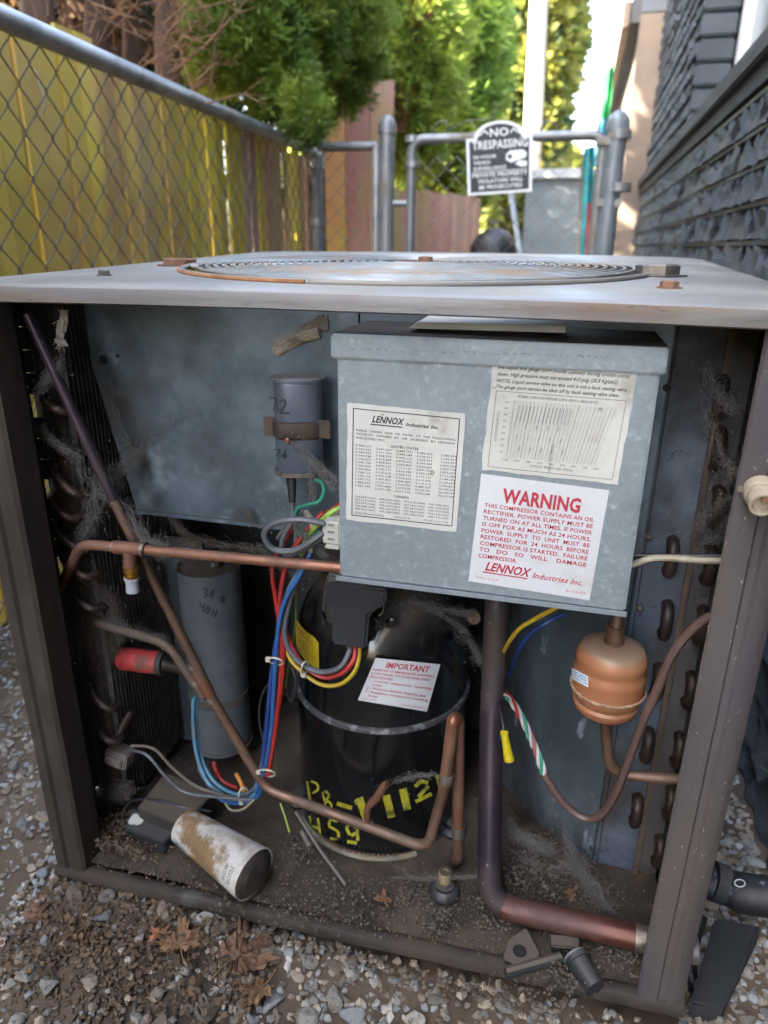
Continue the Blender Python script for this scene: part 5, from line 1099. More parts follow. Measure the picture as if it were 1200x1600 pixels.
MB().tube(spline([P(574, 1286, .678), P(575, 1262, .672), P(590, 1245, .67), P(600, 1228, .668), P(605, 1226, .667)], 4), [.0045] * 6 + [.0052] * 6 + [.0045] * 5, 10).build('charging_stub', copper, dl, smooth=True)
MB().tube([P(568, 1284, .680), P(581, 1290, .679)], .0076, 14).build('solder_ring', solder, dl, smooth=True)
pipe('branch_line', 'short brown branch line from the left coil joining the slanting copper line', [P(190, 920, .76), P(142, 970, .70), P(262, 1006, .69), P(318, 1088, .687)], .0060, copper_b, .02, extra=(('solder_ring', P(303, 1063, .688), P(308, 1070, .688), .0075, solder),))
rc = thing('red_cartridge', 'red cylindrical cartridge with dark end fittings beside the left coil', 'cartridge')
a, b_ = P(187, 1028, .725), P(252, 1036, .725); MB().tube([a, a + (b_ - a) * .08, b_ - (b_ - a) * .06, b_], [.012, .0160, .0160, .0135], 20).build('barrel', redcyl, rc, smooth=True); MB().tube([P(155, 1020, .73), a], [.009, .0095], 12).build('left_fitting', bend_m, rc, smooth=True)
MB().tube([b_, P(264, 1039, .725), P(282, 1044, .73)], [.0135, .009, .008], 14).build('right_fitting', bend_m, rc, smooth=True); MB().tube([b_ - (b_ - a) * .03, b_ + (b_ - a) * .10], .0165, 16).build('rim', mat('dark rubber', (.03, .028, .027), rough=.7), rc, smooth=True)

# ================================================================== WIRES
def wire(name, lab, px, m, r_=.0026, group=None, cat='wire', parent=None):
    o = MB().tube(spline([P(*p_) for p_ in px], 7), r_, 9).build(name, m, parent, smooth=True)
    return o if parent else tag(o, lab, cat, group)
WG = 'wires bundled left of the compressor'
wire('red_wire', 'outer red wire of the tied bundle, left of the blue ones', [(470, 810, .70), (445, 845, .69), (426, 885, .685), (430, 930, .685), (436, 965, .685), (443, 1010, .685), (441, 1060, .688), (432, 1130, .69), (420, 1210, .69)], w_red, .0030, WG)
wire('red_wire', 'inner red wire passing from the control box to behind the blue wires', [(505, 800, .70), (470, 840, .69), (448, 880, .683), (438, 930, .682), (436, 980, .684), (440, 1030, .686), (436, 1090, .688), (428, 1150, .69), (416, 1212, .69)], w_red, .0030, WG)
wire('blue_wire', 'bright blue wire on the front of the tied bundle', [(490, 855, .70), (470, 895, .683), (447, 935, .680), (436, 975, .680), (432, 1020, .682), (428, 1080, .686), (424, 1140, .688), (414, 1200, .688), (400, 1238, .69)], w_blue, .0030, WG)
wire('blue_wire', 'second blue wire just behind the front one', [(500, 850, .71), (462, 900, .69), (440, 950, .688), (433, 1000, .688), (430, 1060, .69), (419, 1120, .692), (412, 1180, .692), (400, 1232, .694)], w_sky, .0026, WG)
wire('navy_wire', 'dark navy wire at the left of the tied bundle below the first tie', [(432, 1000, .692), (424, 1060, .69), (419, 1110, .69), (414, 1160, .69), (410, 1208, .69)], w_navy, .0032, WG)
wire('black_wire', 'black wire looping from the bundle up to the terminal cover', [(490, 868, .70), (465, 905, .688), (450, 950, .686), (445, 990, .684), (455, 1020, .682), (478, 1042, .680), (505, 1050, .680), (532, 1042, .682), (546, 1018, .69), (546, 1006, .70)], w_gry, .0034)
wire('red_wire', 'red wire curving up into the terminal cover between black and yellow', [(446, 985, .69), (456, 1012, .686), (475, 1040, .683), (505, 1058, .682), (534, 1052, .682), (553, 1030, .688), (555, 1006, .70)], w_red, .0031)
wire('yellow_wire', 'yellow wire curving up into the terminal cover outside the red one', [(446, 1000, .69), (452, 1026, .687), (468, 1046, .684), (500, 1069, .681), (532, 1069, .681), (556, 1046, .686), (563, 1010, .70)], w_yel, .0026)
wire('yellow_wire', 'thin lime yellow wire at the left edge of the compressor', [(462, 900, .71), (463, 940, .71), (461, 980, .71), (452, 1030, .705), (446, 1075, .70)], w_lime, .0013)
wire('thin_black_wire', 'thin black wire bowing out left of the tied bundle', [(452, 960, .70), (442, 1040, .695), (412, 1080, .69), (405, 1120, .69), (412, 1160, .69), (416, 1195, .69)], w_blk, .0016)
wire('thin_black_wire', 'thin black wire dropping between the bundle and the compressor', [(456, 1040, .705), (462, 1065, .70), (455, 1095, .70), (448, 1080, .70)], w_blk, .0022)
wire('grey_loop', 'thick dark grey wire looping out of the white connector', [(506, 818, .665), (470, 812, .66), (432, 816, .658), (413, 834, .658), (425, 857, .66), (455, 861, .662), (480, 850, .665), (505, 832, .67)], w_gry, .0036)
wire('grey_loop', 'second grey wire looping under the first one by the connector', [(508, 838, .675), (480, 856, .672), (448, 868, .672), (440, 850, .675), (452, 820, .68), (470, 800, .69)], w_gry, .0028)
wire('green_wire', 'green wire curling below the strapped capacitor', [(470, 840, .69), (462, 815, .685), (464, 796, .683), (480, 789, .682), (498, 784, .682), (506, 768, .684), (502, 754, .688), (492, 750, .692)], w_grn, .0022)
wire('lime_wire', 'lime green wire running into the white connector', [(470, 868, .69), (478, 845, .688), (498, 818, .685), (518, 800, .685), (535, 792, .69)], w_lime, .0030)
wire('green_wire', 'dull green wire beside the lime one under the connector', [(458, 800, .70), (464, 826, .69), (482, 836, .688), (500, 832, .688), (520, 822, .69)], w_grn, .0026)
wire('capacitor_lead', 'grey lead dropping from the boot of the small capacitor', [(457, 780, .696), (458, 800, .695), (462, 830, .692), (462, 848, .69)], w_gry, .0028)
wire('grey_wire', 'grey wire curving left beneath the capacitor lead', [(458, 800, .69), (452, 820, .685), (440, 832, .683), (434, 842, .683)], w_gry, .0026)
MBr = MB(); 
tag(MBr.hexa([P(488, 812, .70), P(540, 778, .70), P(540, 800, .70), P(492, 826, .70)], [P(488, 812, .703), P(540, 778, .703), P(540, 800, .703), P(492, 826, .703)]).build('red_flat_lead', w_red, bevel=.001), 'flat bright red lead entering the left side of the control box', 'wire')
wire('white_wire', 'short cream wire bridging beside the red lead left of the box', [(478, 800, .70), (487, 815, .69), (489, 845, .69), (486, 862, .69)], w_crm, .0034)
cn = thing('white_connector', 'pale plastic plug connector on the left side of the control box', 'connector')
a = P(505, 812, .672); b_ = P(533, 850, .672); MB().box(a.x, b_.x, .668, .70, b_.z, a.z).build('housing', conn, cn, bevel=.0015)
a2 = P(511, 850, .672); MB().box(a2.x, b_.x, .664, .69, b_.z - .004, b_.z - .0002).build('latch', conn, cn, bevel=.0008)
for k in range(3): q = P(512, 820 + k * 11, .6672); MB().box(q.x, q.x + .007, .6668, .668, q.z - .001, q.z + .001).build('slot', ink_g, cn)
# coil of blue wires at the foot of the bundle
FG = 'loose blue wires coiled at the foot of the large capacitor'
wire('blue_wire', 'teal wire coming down the front of the large capacitor, leftmost of the coil', [(303, 1090, .74), (302, 1130, .735), (308, 1180, .725), (325, 1222, .715), (355, 1246, .705), (388, 1247, .70), (404, 1232, .695)], w_sky, .0030, FG)
wire('blue_wire', 'second teal wire of the coil, just right of the first', [(308, 1092, .745), (307, 1135, .74), (315, 1185, .73), (334, 1220, .72), (362, 1239, .71), (390, 1240, .703), (410, 1222, .695)], w_sky, .0028, FG)
wire('blue_wire', 'brighter blue wire along the bottom of the coil', [(330, 1235, .71), (352, 1252, .705), (380, 1254, .70), (402, 1244, .695), (410, 1228, .692)], w_blue, .0030, FG)
wire('grey_wire', 'grey wire lying over the coil of blue wires', [(310, 1200, .73), (330, 1232, .71), (362, 1249, .70), (392, 1236, .697), (404, 1222, .695)], w_gry, .0026, FG)
wire('red_wire', 'short red wire inside the coil at the foot of the large capacitor', [(334, 1190, .745), (338, 1205, .74), (350, 1222, .735), (372, 1232, .73)], w_red, .0030)
wire('orange_wire', 'short orange wire standing up by the loose cable tie', [(369, 1208, .71), (375, 1220, .708), (382, 1236, .705)], w_org, .0032)
wire('lime_wire', 'thin green wire trailing from the coil down towards the pan', [(438, 1255, .69), (446, 1278, .68), (452, 1300, .675)], w_lime, .0012)
wire('cream_wire', 'thin cream strand under the coil of blue wires', [(352, 1255, .70), (362, 1266, .695), (380, 1264, .693), (396, 1250, .69)], w_crm, .0016)
for k, (px, py, rx, ry, Y_, lab) in enumerate(((431, 1033, 12, 4.5, .683, 'cream cable tie round the bundle beside the caution label'), (476, 1044, 5, 10, .681, 'cream cable tie holding black, red and yellow wires below the caution label'), (417, 1208, 13, 5, .689, 'cream cable tie where the bundle meets the slanting copper line'), (380, 1242, 7, 12, .700, 'cream cable tie round the coiled blue wires'))):
    th = R([14, 10, 8, 12][k]); pts = []
    for i in range(17):
        a_ = 2 * math.pi * i / 16; x_, y_ = rx * math.cos(a_), ry * math.sin(a_); pts.append(P(px + x_ * math.cos(th) - y_ * math.sin(th), py + x_ * math.sin(th) + y_ * math.cos(th), Y_ + .006 * math.sin(a_ * 1 + (0 if rx > ry else 1.57)) - .003))
    z_ = thing('cable_tie', lab, 'cable tie'); MB().tube(pts, .0013, 6, cap=False).build('loop', nylon, z_, smooth=True); h_ = pts[8] if rx > ry else pts[4]; MB().box(-.0032, .0032, -.003, .002, -.003, .003, Matrix.Translation(h_)).build('head', nylon, z_, bevel=.0008)
# right side cables
bc = thing('brown_cable', 'brown sheathed cable dipping in a deep loop past the filter drier', 'cable')
wire('sheath', '', [(1112, 962, .64), (1085, 980, .64), (1052, 1020, .642), (1028, 1075, .645), (1004, 1130, .646), (984, 1185, .648), (962, 1240, .65), (940, 1272, .652), (915, 1279, .655), (888, 1262, .66), (866, 1236, .665), (850, 1209, .67)], w_brn, .0046, parent=bc)
for k, m in enumerate((w_red, w_wht, w_grn, w_wht)):
    pts = []; base = [(850, 1209, .67), (840, 1178, .68), (828, 1150, .69), (812, 1115, .71), (793, 1088, .74), (775, 1068, .82)]; sp2 = spline([P(*p_) for p_ in base], 8)
    for i, p_ in enumerate(sp2): a_ = i * .42 + k * math.pi / 2; ax_ = Vector((.9, 0, .3)); pts.append(p_ + ax_ * math.cos(a_) * .0028 + Vector((0, 1, 0)) * math.sin(a_) * .0028)
    MB().tube(pts, .0020, 8).build('conductor', m, bc, smooth=True)
wire('thin_black_wire', 'short black wire holding the yellow wire nut behind the suction pipe', [(788, 1148, .70), (784, 1120, .715), (776, 1085, .75), (768, 1040, .80)], w_blk, .0018)
yn = thing('wire_nut', 'yellow wire nut hanging beside the purple suction pipe', 'wire nut'); a, b_ = P(788, 1146, .70), P(796, 1188, .695)
MB().tube([a, b_], [.0042, .0062], 10).build('cone', mat('yellow plastic', (.46, .38, .015), rough=.35), yn, smooth=True); MB().box(-.0045, .0045, -.002, .002, -.004, .004, Matrix.Translation(a)).build('wing', MAT['yellow plastic'], yn, bevel=.0012)
wire('yellow_wire', 'yellow wire running from under the control box to the suction pipe', [(895, 925, .69), (876, 945, .69), (845, 962, .695), (815, 980, .71), (796, 1002, .73), (776, 1040, .80), (760, 1080, .83)], w_yel, .0026)
wire('navy_wire', 'dark blue wire fading down behind the suction pipe', [(880, 960, .76), (850, 975, .75), (820, 1000, .76), (800, 1040, .80), (778, 1090, .84), (755, 1130, .85)], w_navy, .0030)
wire('cream_cable', 'stiff cream cable leaving the control box towards the right post', [(975, 884, .66), (992, 881, .66), (1015, 873, .66), (1045, 872, .66), (1090, 875, .66), (1145, 877, .66)], w_crm, .0034)
wire('dark_cable', 'thin dark cable above the cream cable right of the box', [(985, 868, .668), (1040, 868, .668), (1145, 869, .668)], w_blk, .0022)

# ================================================================== ON THE PAN FLOOR, LEFT
def boxpx(name, lab, cat, quad, z0, z1, m, parent=None, bev=.0015):
    t_ = [PZ(*q_, z1) for q_ in quad]; b2 = [Vector((p_.x, p_.y, z0)) for p_ in t_]
    o = MB().add(t_ + b2, [(0, 1, 2, 3), (7, 6, 5, 4)] + [(i, 4 + i, 4 + (i + 1) % 4, (i + 1) % 4) for i in range(4)]).build(name, m, parent, bevel=bev)
    bm = bmesh.new(); bm.from_mesh(o.data); bmesh.ops.recalc_face_normals(bm, faces=bm.faces); bm.to_mesh(o.data); bm.free(); return o
rx_ = thing('relay_box', 'black relay with dusty top and two white terminals lying on the pan', 'relay')
boxpx('cover', '', '', [(258, 1207), (336, 1236), (284, 1290), (214, 1262)], .062, .100, mat('dusty black box', (.02, .018, .016), (.035, .03, .026), vs=15, rough=.8, bump=.6, dust=(.085, .068, .05), dcov=(.3, .8), fleck=(.2, .17, .13), fs=120, fcut=(.66, .70)), rx_)
boxpx('socket_block', '', '', [(206, 1262), (280, 1292), (256, 1316), (196, 1296)], .058, .080, blackp, rx_)
for px, py in ((214, 1284), (231, 1312)): q = P(px, py, .668); MB().box(-.010, .010, -.008, .008, -.006, .006, Matrix.Translation(q) @ Matrix.Rotation(.35, 4, 'Y') @ Matrix.Rotation(.3, 4, 'X')).build('terminal', conn, rx_, bevel=.002)
wire('black_loop', 'thin black wire looping round the relay on the pan', [(330, 1268, .70), (290, 1262, .69), (240, 1250, .69), (205, 1252, .69), (192, 1275, .68), (200, 1305, .67), (228, 1322, .66), (262, 1316, .662), (284, 1290, .67), (288, 1268, .68)], w_blk, .0020)
cb_ = thing('grey_terminal_block', 'dusty grey plug block with two wires below the red cartridge', 'plug'); q = P(187, 1180, .70); mc = mat('dusty connector', (.15, .13, .11), (.22, .19, .16), vs=30, rough=.85, bump=.3, dust=DUST)
MB().box(-.017, .017, -.012, .012, -.013, .013, Matrix.Translation(q) @ Matrix.Rotation(.25, 4, 'Y')).build('block', mc, cb_, bevel=.002); MB().box(-.012, .012, -.016, -.0125, -.008, .008, Matrix.Translation(q) @ Matrix.Rotation(.25, 4, 'Y')).build('face', mc, cb_, bevel=.001)
for k, px in enumerate(([(205, 1165, .70), (240, 1170, .70), (270, 1200, .70), (310, 1230, .70), (370, 1248, .70)], [(204, 1172, .70), (230, 1180, .695), (258, 1212, .69), (290, 1238, .69), (345, 1246, .69), (395, 1250, .69)])): wire('lead', '', px, w_gry if k else mat('dusty lead', (.12, .095, .075), rough=.8), .0022, parent=cb_)
MB().tube([P(205, 1110, .72), P(180, 1155, .70)], .006, 10).build('pipe_stub', bend_m, cb_, smooth=True)
# paper cup
cup = thing('canister', 'dirt-stained white labelled canister with a black end lying on the pan', 'canister')
ra, rb_ = .0235, .0335; A = P(289, 1291, .660); B = PZ(400, 1368, FLO + .033); ax_ = (B - A); CLn = ax_.length; ax_.normalize()
cpaper = mat('stained cup paper', (.44, .42, .38), (.50, .49, .46), vs=20, rough=.45, bump=.2, dirt=(.20, .125, .055), ds=15, dcut=(.45, .57), dust=(.15, .10, .055), dcov=(.85, 1.25), fleck=(.18, .12, .07), fs=160, fcut=(.68, .72))
mb = MB().lathe([(.001, .010), (ra * .9, .010), (ra * .92, .004), (ra, 0.0), (ra + (rb_ - ra) * .5, CLn * .5), (rb_, CLn - .004), (rb_ + .0002, CLn - .003), (rb_ - .0014, CLn - .003), (ra + (rb_ - ra) * .5 - .001, CLn * .5), (ra - .001, .006)], A, ax_, 48); mb.build('wall', cpaper, cup, smooth=True)
MB().lathe([(rb_ - .0016, CLn - .012), (rb_ - .0014, CLn - .005), (rb_ - .006, CLn - .001), (rb_ * .6, CLn + .002), (.001, CLn + .003)], A, ax_, 32).build('dark_end', mat('sooty plug', (.018, .016, .015), (.06, .045, .032), vs=40, rough=.9, bump=.8), cup)
upv = (Vector((0, 0, 1)) - ax_ * ax_.z).normalized(); sdv = ax_.cross(upv)
if sdv.y > 0: sdv = -sdv
def fcup(u, v, off=0.):      # u along the axis, v round from the top towards the viewer (radians/1.6)
    th = v * 1.6; rr_ = ra + (rb_ - ra) * u + .0005 + off; return A + ax_ * (u * CLn) + (upv * math.cos(th) + sdv * math.sin(th)) * rr_
inkb = mat('faded print', (.05, .045, .04)); mb = MB()
for i, tx in enumerate(('CAUTION CONTENTS MAY BE', 'HOT HANDLE WITH CARE', 'KEEP OUT OF REACH OF', 'CHILDREN AT ALL TIMES', 'STORE IN A DRY PLACE', 'AWAY FROM ANY HEAT', 'DO NOT PUNCTURE OR', 'RE-USE THIS CAN')): put_text(mb, tx, lambda u, v, off=0.: fcup(.16 + (v) * .42, .95 - u * .95, off), .05, .80, .08 + i * .11, .055)
for i, tx in enumerate(('SEALED AND', 'RECYCLE')): put_text(mb, tx, lambda u, v, off=0.: fcup(.80 + (v) * .12, 1.0 - u * .9, off), .1, .60, .2 + i * .6, .36)
for k in range(9): strokes(mb, [[(.04 + k * .022, .98), (.04 + k * .022, 1.16)]], fcup, .008)
for (u0, v0) in ((.60, .48), (.68, .30)): strokes(mb, [[(u0, v0), (u0 + .09, v0), (u0 + .09, v0 + .14), (u0, v0 + .14), (u0, v0)], [(u0 + .02, v0 + .04), (u0 + .07, v0 + .04), (u0 + .05, v0 + .1)]], fcup, .008)
mb.build('printed_text', inkb, cup)
# mounting bolt with grommet at the foot of the compressor
mbt = thing('mounting_bolt', 'brass-coloured mounting bolt standing in a rubber grommet on the pan', 'bolt'); q = PZ(694, 1392, FLO)
MB().lathe([(.020, -.004), (.021, 0), (.018, .006), (.013, .009), (.013, .013), (.006, .014)], q, n=24).build('grommet', blackp, mbt, smooth=True); MB().lathe([(.0105, .014), (.0105, .019)], q, n=6).build('nut', boltm, mbt)
MB().lathe([(.0085, .019), (.0088, .031), (.0078, .0335), (.0042, .0335), (.0038, .031)], q, n=18).build('stud_cap', mat('dull brass', (.30, .24, .13), (.38, .31, .18), vs=40, rough=.5, metal=.5, dust=DUST), mbt, smooth=True)
# bits at lower right of the pan
mtl = mat('grey green metal', (.018, .021, .019), (.038, .041, .038), vs=14, rough=.7, metal=.3, bump=.4, dust=DUST)
br = thing('loose_bracket', 'grey bent bracket with a round hole lying below the red pipe', 'bracket'); g_ = [(795, 1470), (822, 1452), (842, 1490), (838, 1512), (812, 1518), (786, 1500)]
t_ = [PZ(a_, b_, .068) for a_, b_ in g_]; mb = MB().add(t_ + [p_ + Vector((0, 0, .003)) for p_ in t_], [tuple(reversed(range(6))), tuple(range(6, 12))] + [(i, (i + 1) % 6, 6 + (i + 1) % 6, 6 + i) for i in range(6)]); mb.build('plate', mtl, br, bevel=.0008)
q = PZ(812, 1486, .0715); MB().lathe([(.0001, 0), (.008, 0), (.0082, .0004)], q, n=20).build('hole', MAT['hole black'], br); a, b_ = PZ(790, 1520, .068), PZ(876, 1496, .068); MB().tube([a, b_], .006, 8).build('rod', mtl, br, smooth=True)
lbk = boxpx('metal_block', '', '', [(860, 1458), (906, 1463), (904, 1482), (862, 1478)], .060, .072, mtl); tag(lbk, 'small flat grey block lying under the red suction pipe', 'block')
cp_ = thing('plastic_plug', 'black plastic cap lying at the right end of the pan', 'plug'); a, b_ = PZ(900, 1497, .073), PZ(930, 1545, .070); d_ = (b_ - a).normalized()
MB().tube([a, a + d_ * .006, a + d_ * .0061, b_], [.0155, .0155, .0135, .0115], 20).build('body', blackp, cp_, smooth=True); MB().tube([a - d_ * .003, a], [.0142, .0142], 20).build('rim', mat('grey rim', (.16, .17, .18), rough=.5), cp_, smooth=True)
# slanting rod and old screw beside the compressor
tag(MB().tube([P(462, 1268, .69), P(498, 1325, .675), PZ(540, 1382, .064)], .0022, 8).build('steel_rod', mat('grey rod', (.14, .13, .12), rough=.6, metal=.4), smooth=True), 'thin grey rod leaning from the compressor foot onto the pan', 'rod')
tag(MB().tube([P(471, 1297, .68), P(483, 1320, .675)], [.0035, .0045], 10).build('old_screw', boltm, smooth=True), 'small dull screw by the thin rod left of the compressor foot', 'screw')
# ================================================================== OUTSIDE, LOWER RIGHT
ls = thing('taped_line', 'black tape-wrapped refrigerant line leaving the right side of the unit', 'pipe'); pth = spline([P(1085, 1372, .80), P(1130, 1385, .80), P(1165, 1396, .79), P(1215, 1402, .785)], 8)
tape = mat('black tape', (.004, .005, .006), (.009, .010, .012), vs=20, rough=.55, bump=.5, bs=60, fleck=(.12, .14, .17), fs=55, fcut=(.60, .68))
MB().tube(pth, [.020 + .005 * min(1, i / 14) + random.uniform(-.0008, .0008) for i in range(len(pth))], 18).build('insulation', tape, ls, smooth=True)
q = P(1156, 1380, .762); MB().tube([(q.x + .006 * math.cos(a_), q.y, q.z + .006 * math.sin(a_)) for a_ in np.linspace(0, 6.28, 17)], .0007, 5, cap=False).build('printed_ring', mat('white print', (.5, .52, .55), rough=.6), ls)
MB().tube([P(1112, 1375, .80), P(1132, 1383, .80)], .0255, 18).build('clamp', blackp, ls, smooth=True)
tag(MB().tube(spline([P(1096, 1430, .74), P(1082, 1480, .71), P(1080, 1530, .69), P(1096, 1575, .66), P(1118, 1620, .64)], 6), .0080, 12).build('black_hose', mat('glossy black rubber', (.012, .013, .015), rough=.2, coat=.4), smooth=True), 'glossy black hose dropping behind the right corner post', 'hose')
tag(MB().tube(spline([P(1075, 1500, .70), P(1088, 1560, .675), P(1106, 1610, .655)], 6), .0050, 10).build('black_hose', tape, smooth=True), 'thinner scuffed black hose beside the glossy one', 'hose')
pv = boxpx('dark_paver', '', '', [(1118, 1432), (1190, 1446), (1128, 1578), (1078, 1566)], -.005, .028, mat('dark paver', (.012, .014, .016), (.022, .024, .027), vs=12, rough=.85, bump=.5, bs=60), None, .003); tag(pv, 'dark flat paver on the gravel between the unit and house wall', 'paver')

# ================================================================== LEAVES AND LITTER
def maple(lab, loc, size, rot, m, seed, curl=.25, tilt=(0, 0)):
    rnd = random.Random(seed); lobes = [(90, 1.0), (38, .85), (142, .85), (-12, .58), (192, .58)]; pts = []
    for a in range(-60, 241, 6):
        r_ = .42
        for la, ll in lobes: d_ = abs((a - la + 180) % 360 - 180); r_ = max(r_, ll * max(0, 1 - d_ / 36) ** .6 * (1 - .16 * (int(a / 6) % 2)))
        pts.append((a, r_ * rnd.uniform(.90, 1.06)))
    M4 = Matrix.Translation(loc) @ Matrix.Rotation(rot, 4, 'Z') @ Matrix.Rotation(tilt[0], 4, 'X') @ Matrix.Rotation(tilt[1], 4, 'Y'); v = []; rings_ = (.0, .35, .7, 1.0); np_ = len(pts); ph = rnd.uniform(0, 6)
    for s_ in rings_[1:]:
        for a, r_ in pts: x, y = math.cos(R(a)) * r_ * s_ * size, math.sin(R(a)) * r_ * s_ * size; z = size * (curl * (r_ * s_) ** 2 * (.5 + .6 * math.sin(R(a) * 3 + ph)) + .10 * math.sin(a * .11 + s_ * 4 + ph) * s_ + rnd.uniform(-.045, .045) * s_); v.append(M4 @ Vector((x, y, z)))
    v.append(M4 @ Vector((0, 0, 0))); c_ = len(v) - 1; f = []
    for i in range(np_ - 1):
        f.append((c_, i, i + 1))
        for k_ in range(2): a_ = k_ * np_ + i; f.append((a_, a_ + np_, a_ + np_ + 1, a_ + 1))
    th = M4.to_3x3() @ Vector((0, 0, -.0005)); n0 = len(v); v2 = [p_ + th for p_ in v]; f2_ = [tuple(n0 + i for i in reversed(q_)) for q_ in f]
    t_ = thing('maple_leaf', lab, 'leaf', group='dead leaves on the ground'); mesh_obj('blade', v + v2, f + f2_, m, t_, smooth=False)
    MB().tube([M4 @ Vector((0, 0, .0006)), M4 @ Vector((size * .06, -size * .4, -size * .03)), M4 @ Vector((size * .2, -size * .75, -size * .06))], [.0010, .0008, .0011], 5).build('stalk', leaf_m, t_); 
    mv = MB()
    for la, ll in lobes: e_ = M4 @ Vector((math.cos(R(la)) * ll * .8 * size, math.sin(R(la)) * ll * .8 * size, size * curl * .35)); mv.tube([M4 @ Vector((0, 0, .001)), (M4 @ Vector((0, 0, .001)) + e_) / 2 + Vector((0, 0, .0005)), e_], [.0008, .0006, .0003], 4)
    mv.build('veins', leaf_m, t_)
def gl(px, py, h=.022): q = PZ(px, py, .02); return PZ(px, py, gz(q.x, q.y) + h)
maple('tan curled leaf under the pan lip, left of the reddish leaf', gl(282, 1478), .046, .5, leaf_m, 1, .55, (-.30, .1))
maple('large reddish brown leaf at bottom, right of the tan one', gl(372, 1492), .058, -.6, leaf_r, 2, .50, (-.25, .15))
maple('small tan leaf lying lowest in front of the large reddish leaf', gl(408, 1545, .018), .034, 2.6, leaf_m, 3, .4, (-.2, .2))
maple('torn orange leaf scrap tight under the pan lip', gl(252, 1458, .024), .020, 1.4, mat('orange leaf', (.34, .12, .05), (.25, .1, .05), vs=30, rough=.8), 4, .5, (-.5, .2))
maple('brown leaf half buried in the soil at far lower left', gl(60, 1430, .012), .028, 1.0, leaf_r, 5, .2, (0, .1))
maple('crumpled rust-red leaf inside the unit before the mounting bolt', PZ(600, 1408, .070), .018, .4, mat('rust leaf', (.22, .10, .06), (.16, .07, .045), vs=30, rough=.85), 6, .8, (-.6, .3))
maple('curled brown leaf upright on the pan behind the red pipe', P(892, 1398, .72), .018, 2.2, leaf_m, 7, .6, (-.9, .2))
tw_ = MB(); rnd = random.Random(21)
for k in range(16):
    q = gl(rnd.uniform(20, 520), rnd.uniform(1440, 1590), .016) if k % 3 else gl(rnd.uniform(520, 980), rnd.uniform(1540, 1595), .014); q.y = min(q.y, .585); a_ = rnd.uniform(0, 6.28); L_ = rnd.uniform(.01, .035); tw_.tube([q, q + Vector((math.cos(a_) * L_ * .5, math.sin(a_) * L_ * .5, rnd.uniform(0, .006))), q + Vector((math.cos(a_ + .3) * L_, math.sin(a_ + .3) * L_, rnd.uniform(0, .004)))], [.0012, .001, .0006], 5)
flakes_later = True
o = tw_.build('twig_litter', mat('old twig', (.10, .07, .045), (.06, .042, .03), vs=30, rough=.95), ground, kind='stuff')
def flakes(name, cnt, fn_loc, smin, smax, m, parent, flat=.5):
    rng = np.random.default_rng(len(name) + cnt); V = np.zeros((cnt * 4, 3))
    for i in range(cnt):
        c_ = np.array(fn_loc(rng)); s_ = rng.uniform(smin, smax); n_ = rng.normal(0, 1, 3); n_[2] += 2 * flat; n_ /= np.linalg.norm(n_); u_ = np.cross(n_, rng.normal(0, 1, 3)); u_ /= np.linalg.norm(u_); w_ = np.cross(n_, u_); l_ = rng.uniform(.3, 1)
        V[i * 4:i * 4 + 4] = [c_ + u_ * s_, c_ + w_ * s_ * l_, c_ - u_ * s_ * rng.uniform(.5, 1), c_ - w_ * s_ * l_]
    return np_obj(name, V, np.arange(cnt * 4).reshape(-1, 4), m, parent, kind='stuff')
flakes('leaf_litter', 900, lambda g__: (g__.uniform(-.62, -.28), g__.uniform(.47, .60), gz(-.4, .55) + .010 + g__.uniform(0, .010)), .0012, .0065, mat('leaf crumbs', (.14, .085, .045), (.08, .052, .032), vs=60, rough=1), ground)
flakes('lip_litter', 900, lambda g__: (g__.uniform(-.61, .18), .594 - abs(g__.normal(0, .008)), .020 + g__.uniform(0, .012)), .0008, .0035, crumb, ground, 0)
flakes('lip_dust', 900, lambda g__: (g__.uniform(-.60, .17), .602 + abs(g__.normal(0, .012)), zpan(-.2) + .020 + g__.uniform(0, .004)), .0006, .0028, crumb, cabinet, 0)
flakes('pan_litter', 2600, lambda g__: (g__.uniform(-.60, .18), .605 + abs(g__.normal(0, .11)), FLO - .002 + g__.uniform(0, .004)), .0006, .0026, mat('tan litter', (.12, .095, .065), (.06, .045, .033), vs=90, rough=1), cabinet)
flakes('dirt_crumbs', 1200, lambda g__: (g__.normal(-.545, .035), .625 + abs(g__.normal(0, .03)), FLO + abs(g__.normal(0, .007))), .001, .005, crumb, cabinet, 0)
for (px, py, n_, s_, h_) in ((680, 1445, 700, .020, .010), (760, 1430, 400, .04, .004), (880, 1530, 500, .03, .008), (850, 1390, 700, .03, .02), (650, 1400, 300, .03, .006), (800, 1380, 600, .035, .012), (930, 1450, 400, .03, .006), (560, 1420, 350, .05, .003), (800, 1550, 300, .05, .004), (470, 1420, 300, .05, .003), (350, 1440, 200, .04, .003), (960, 1500, 300, .03, .01), (470, 1330, 300, .03, .008)):
    c_ = PZ(px, py, FLO); flakes('dust_clump', n_, lambda g__, c_=c_, s_=s_, h_=h_: (c_.x + g__.normal(0, s_ * .5), c_.y + g__.normal(0, s_ * .4), FLO + abs(g__.normal(0, h_))), .0006, .003, lint, cabinet, 0)
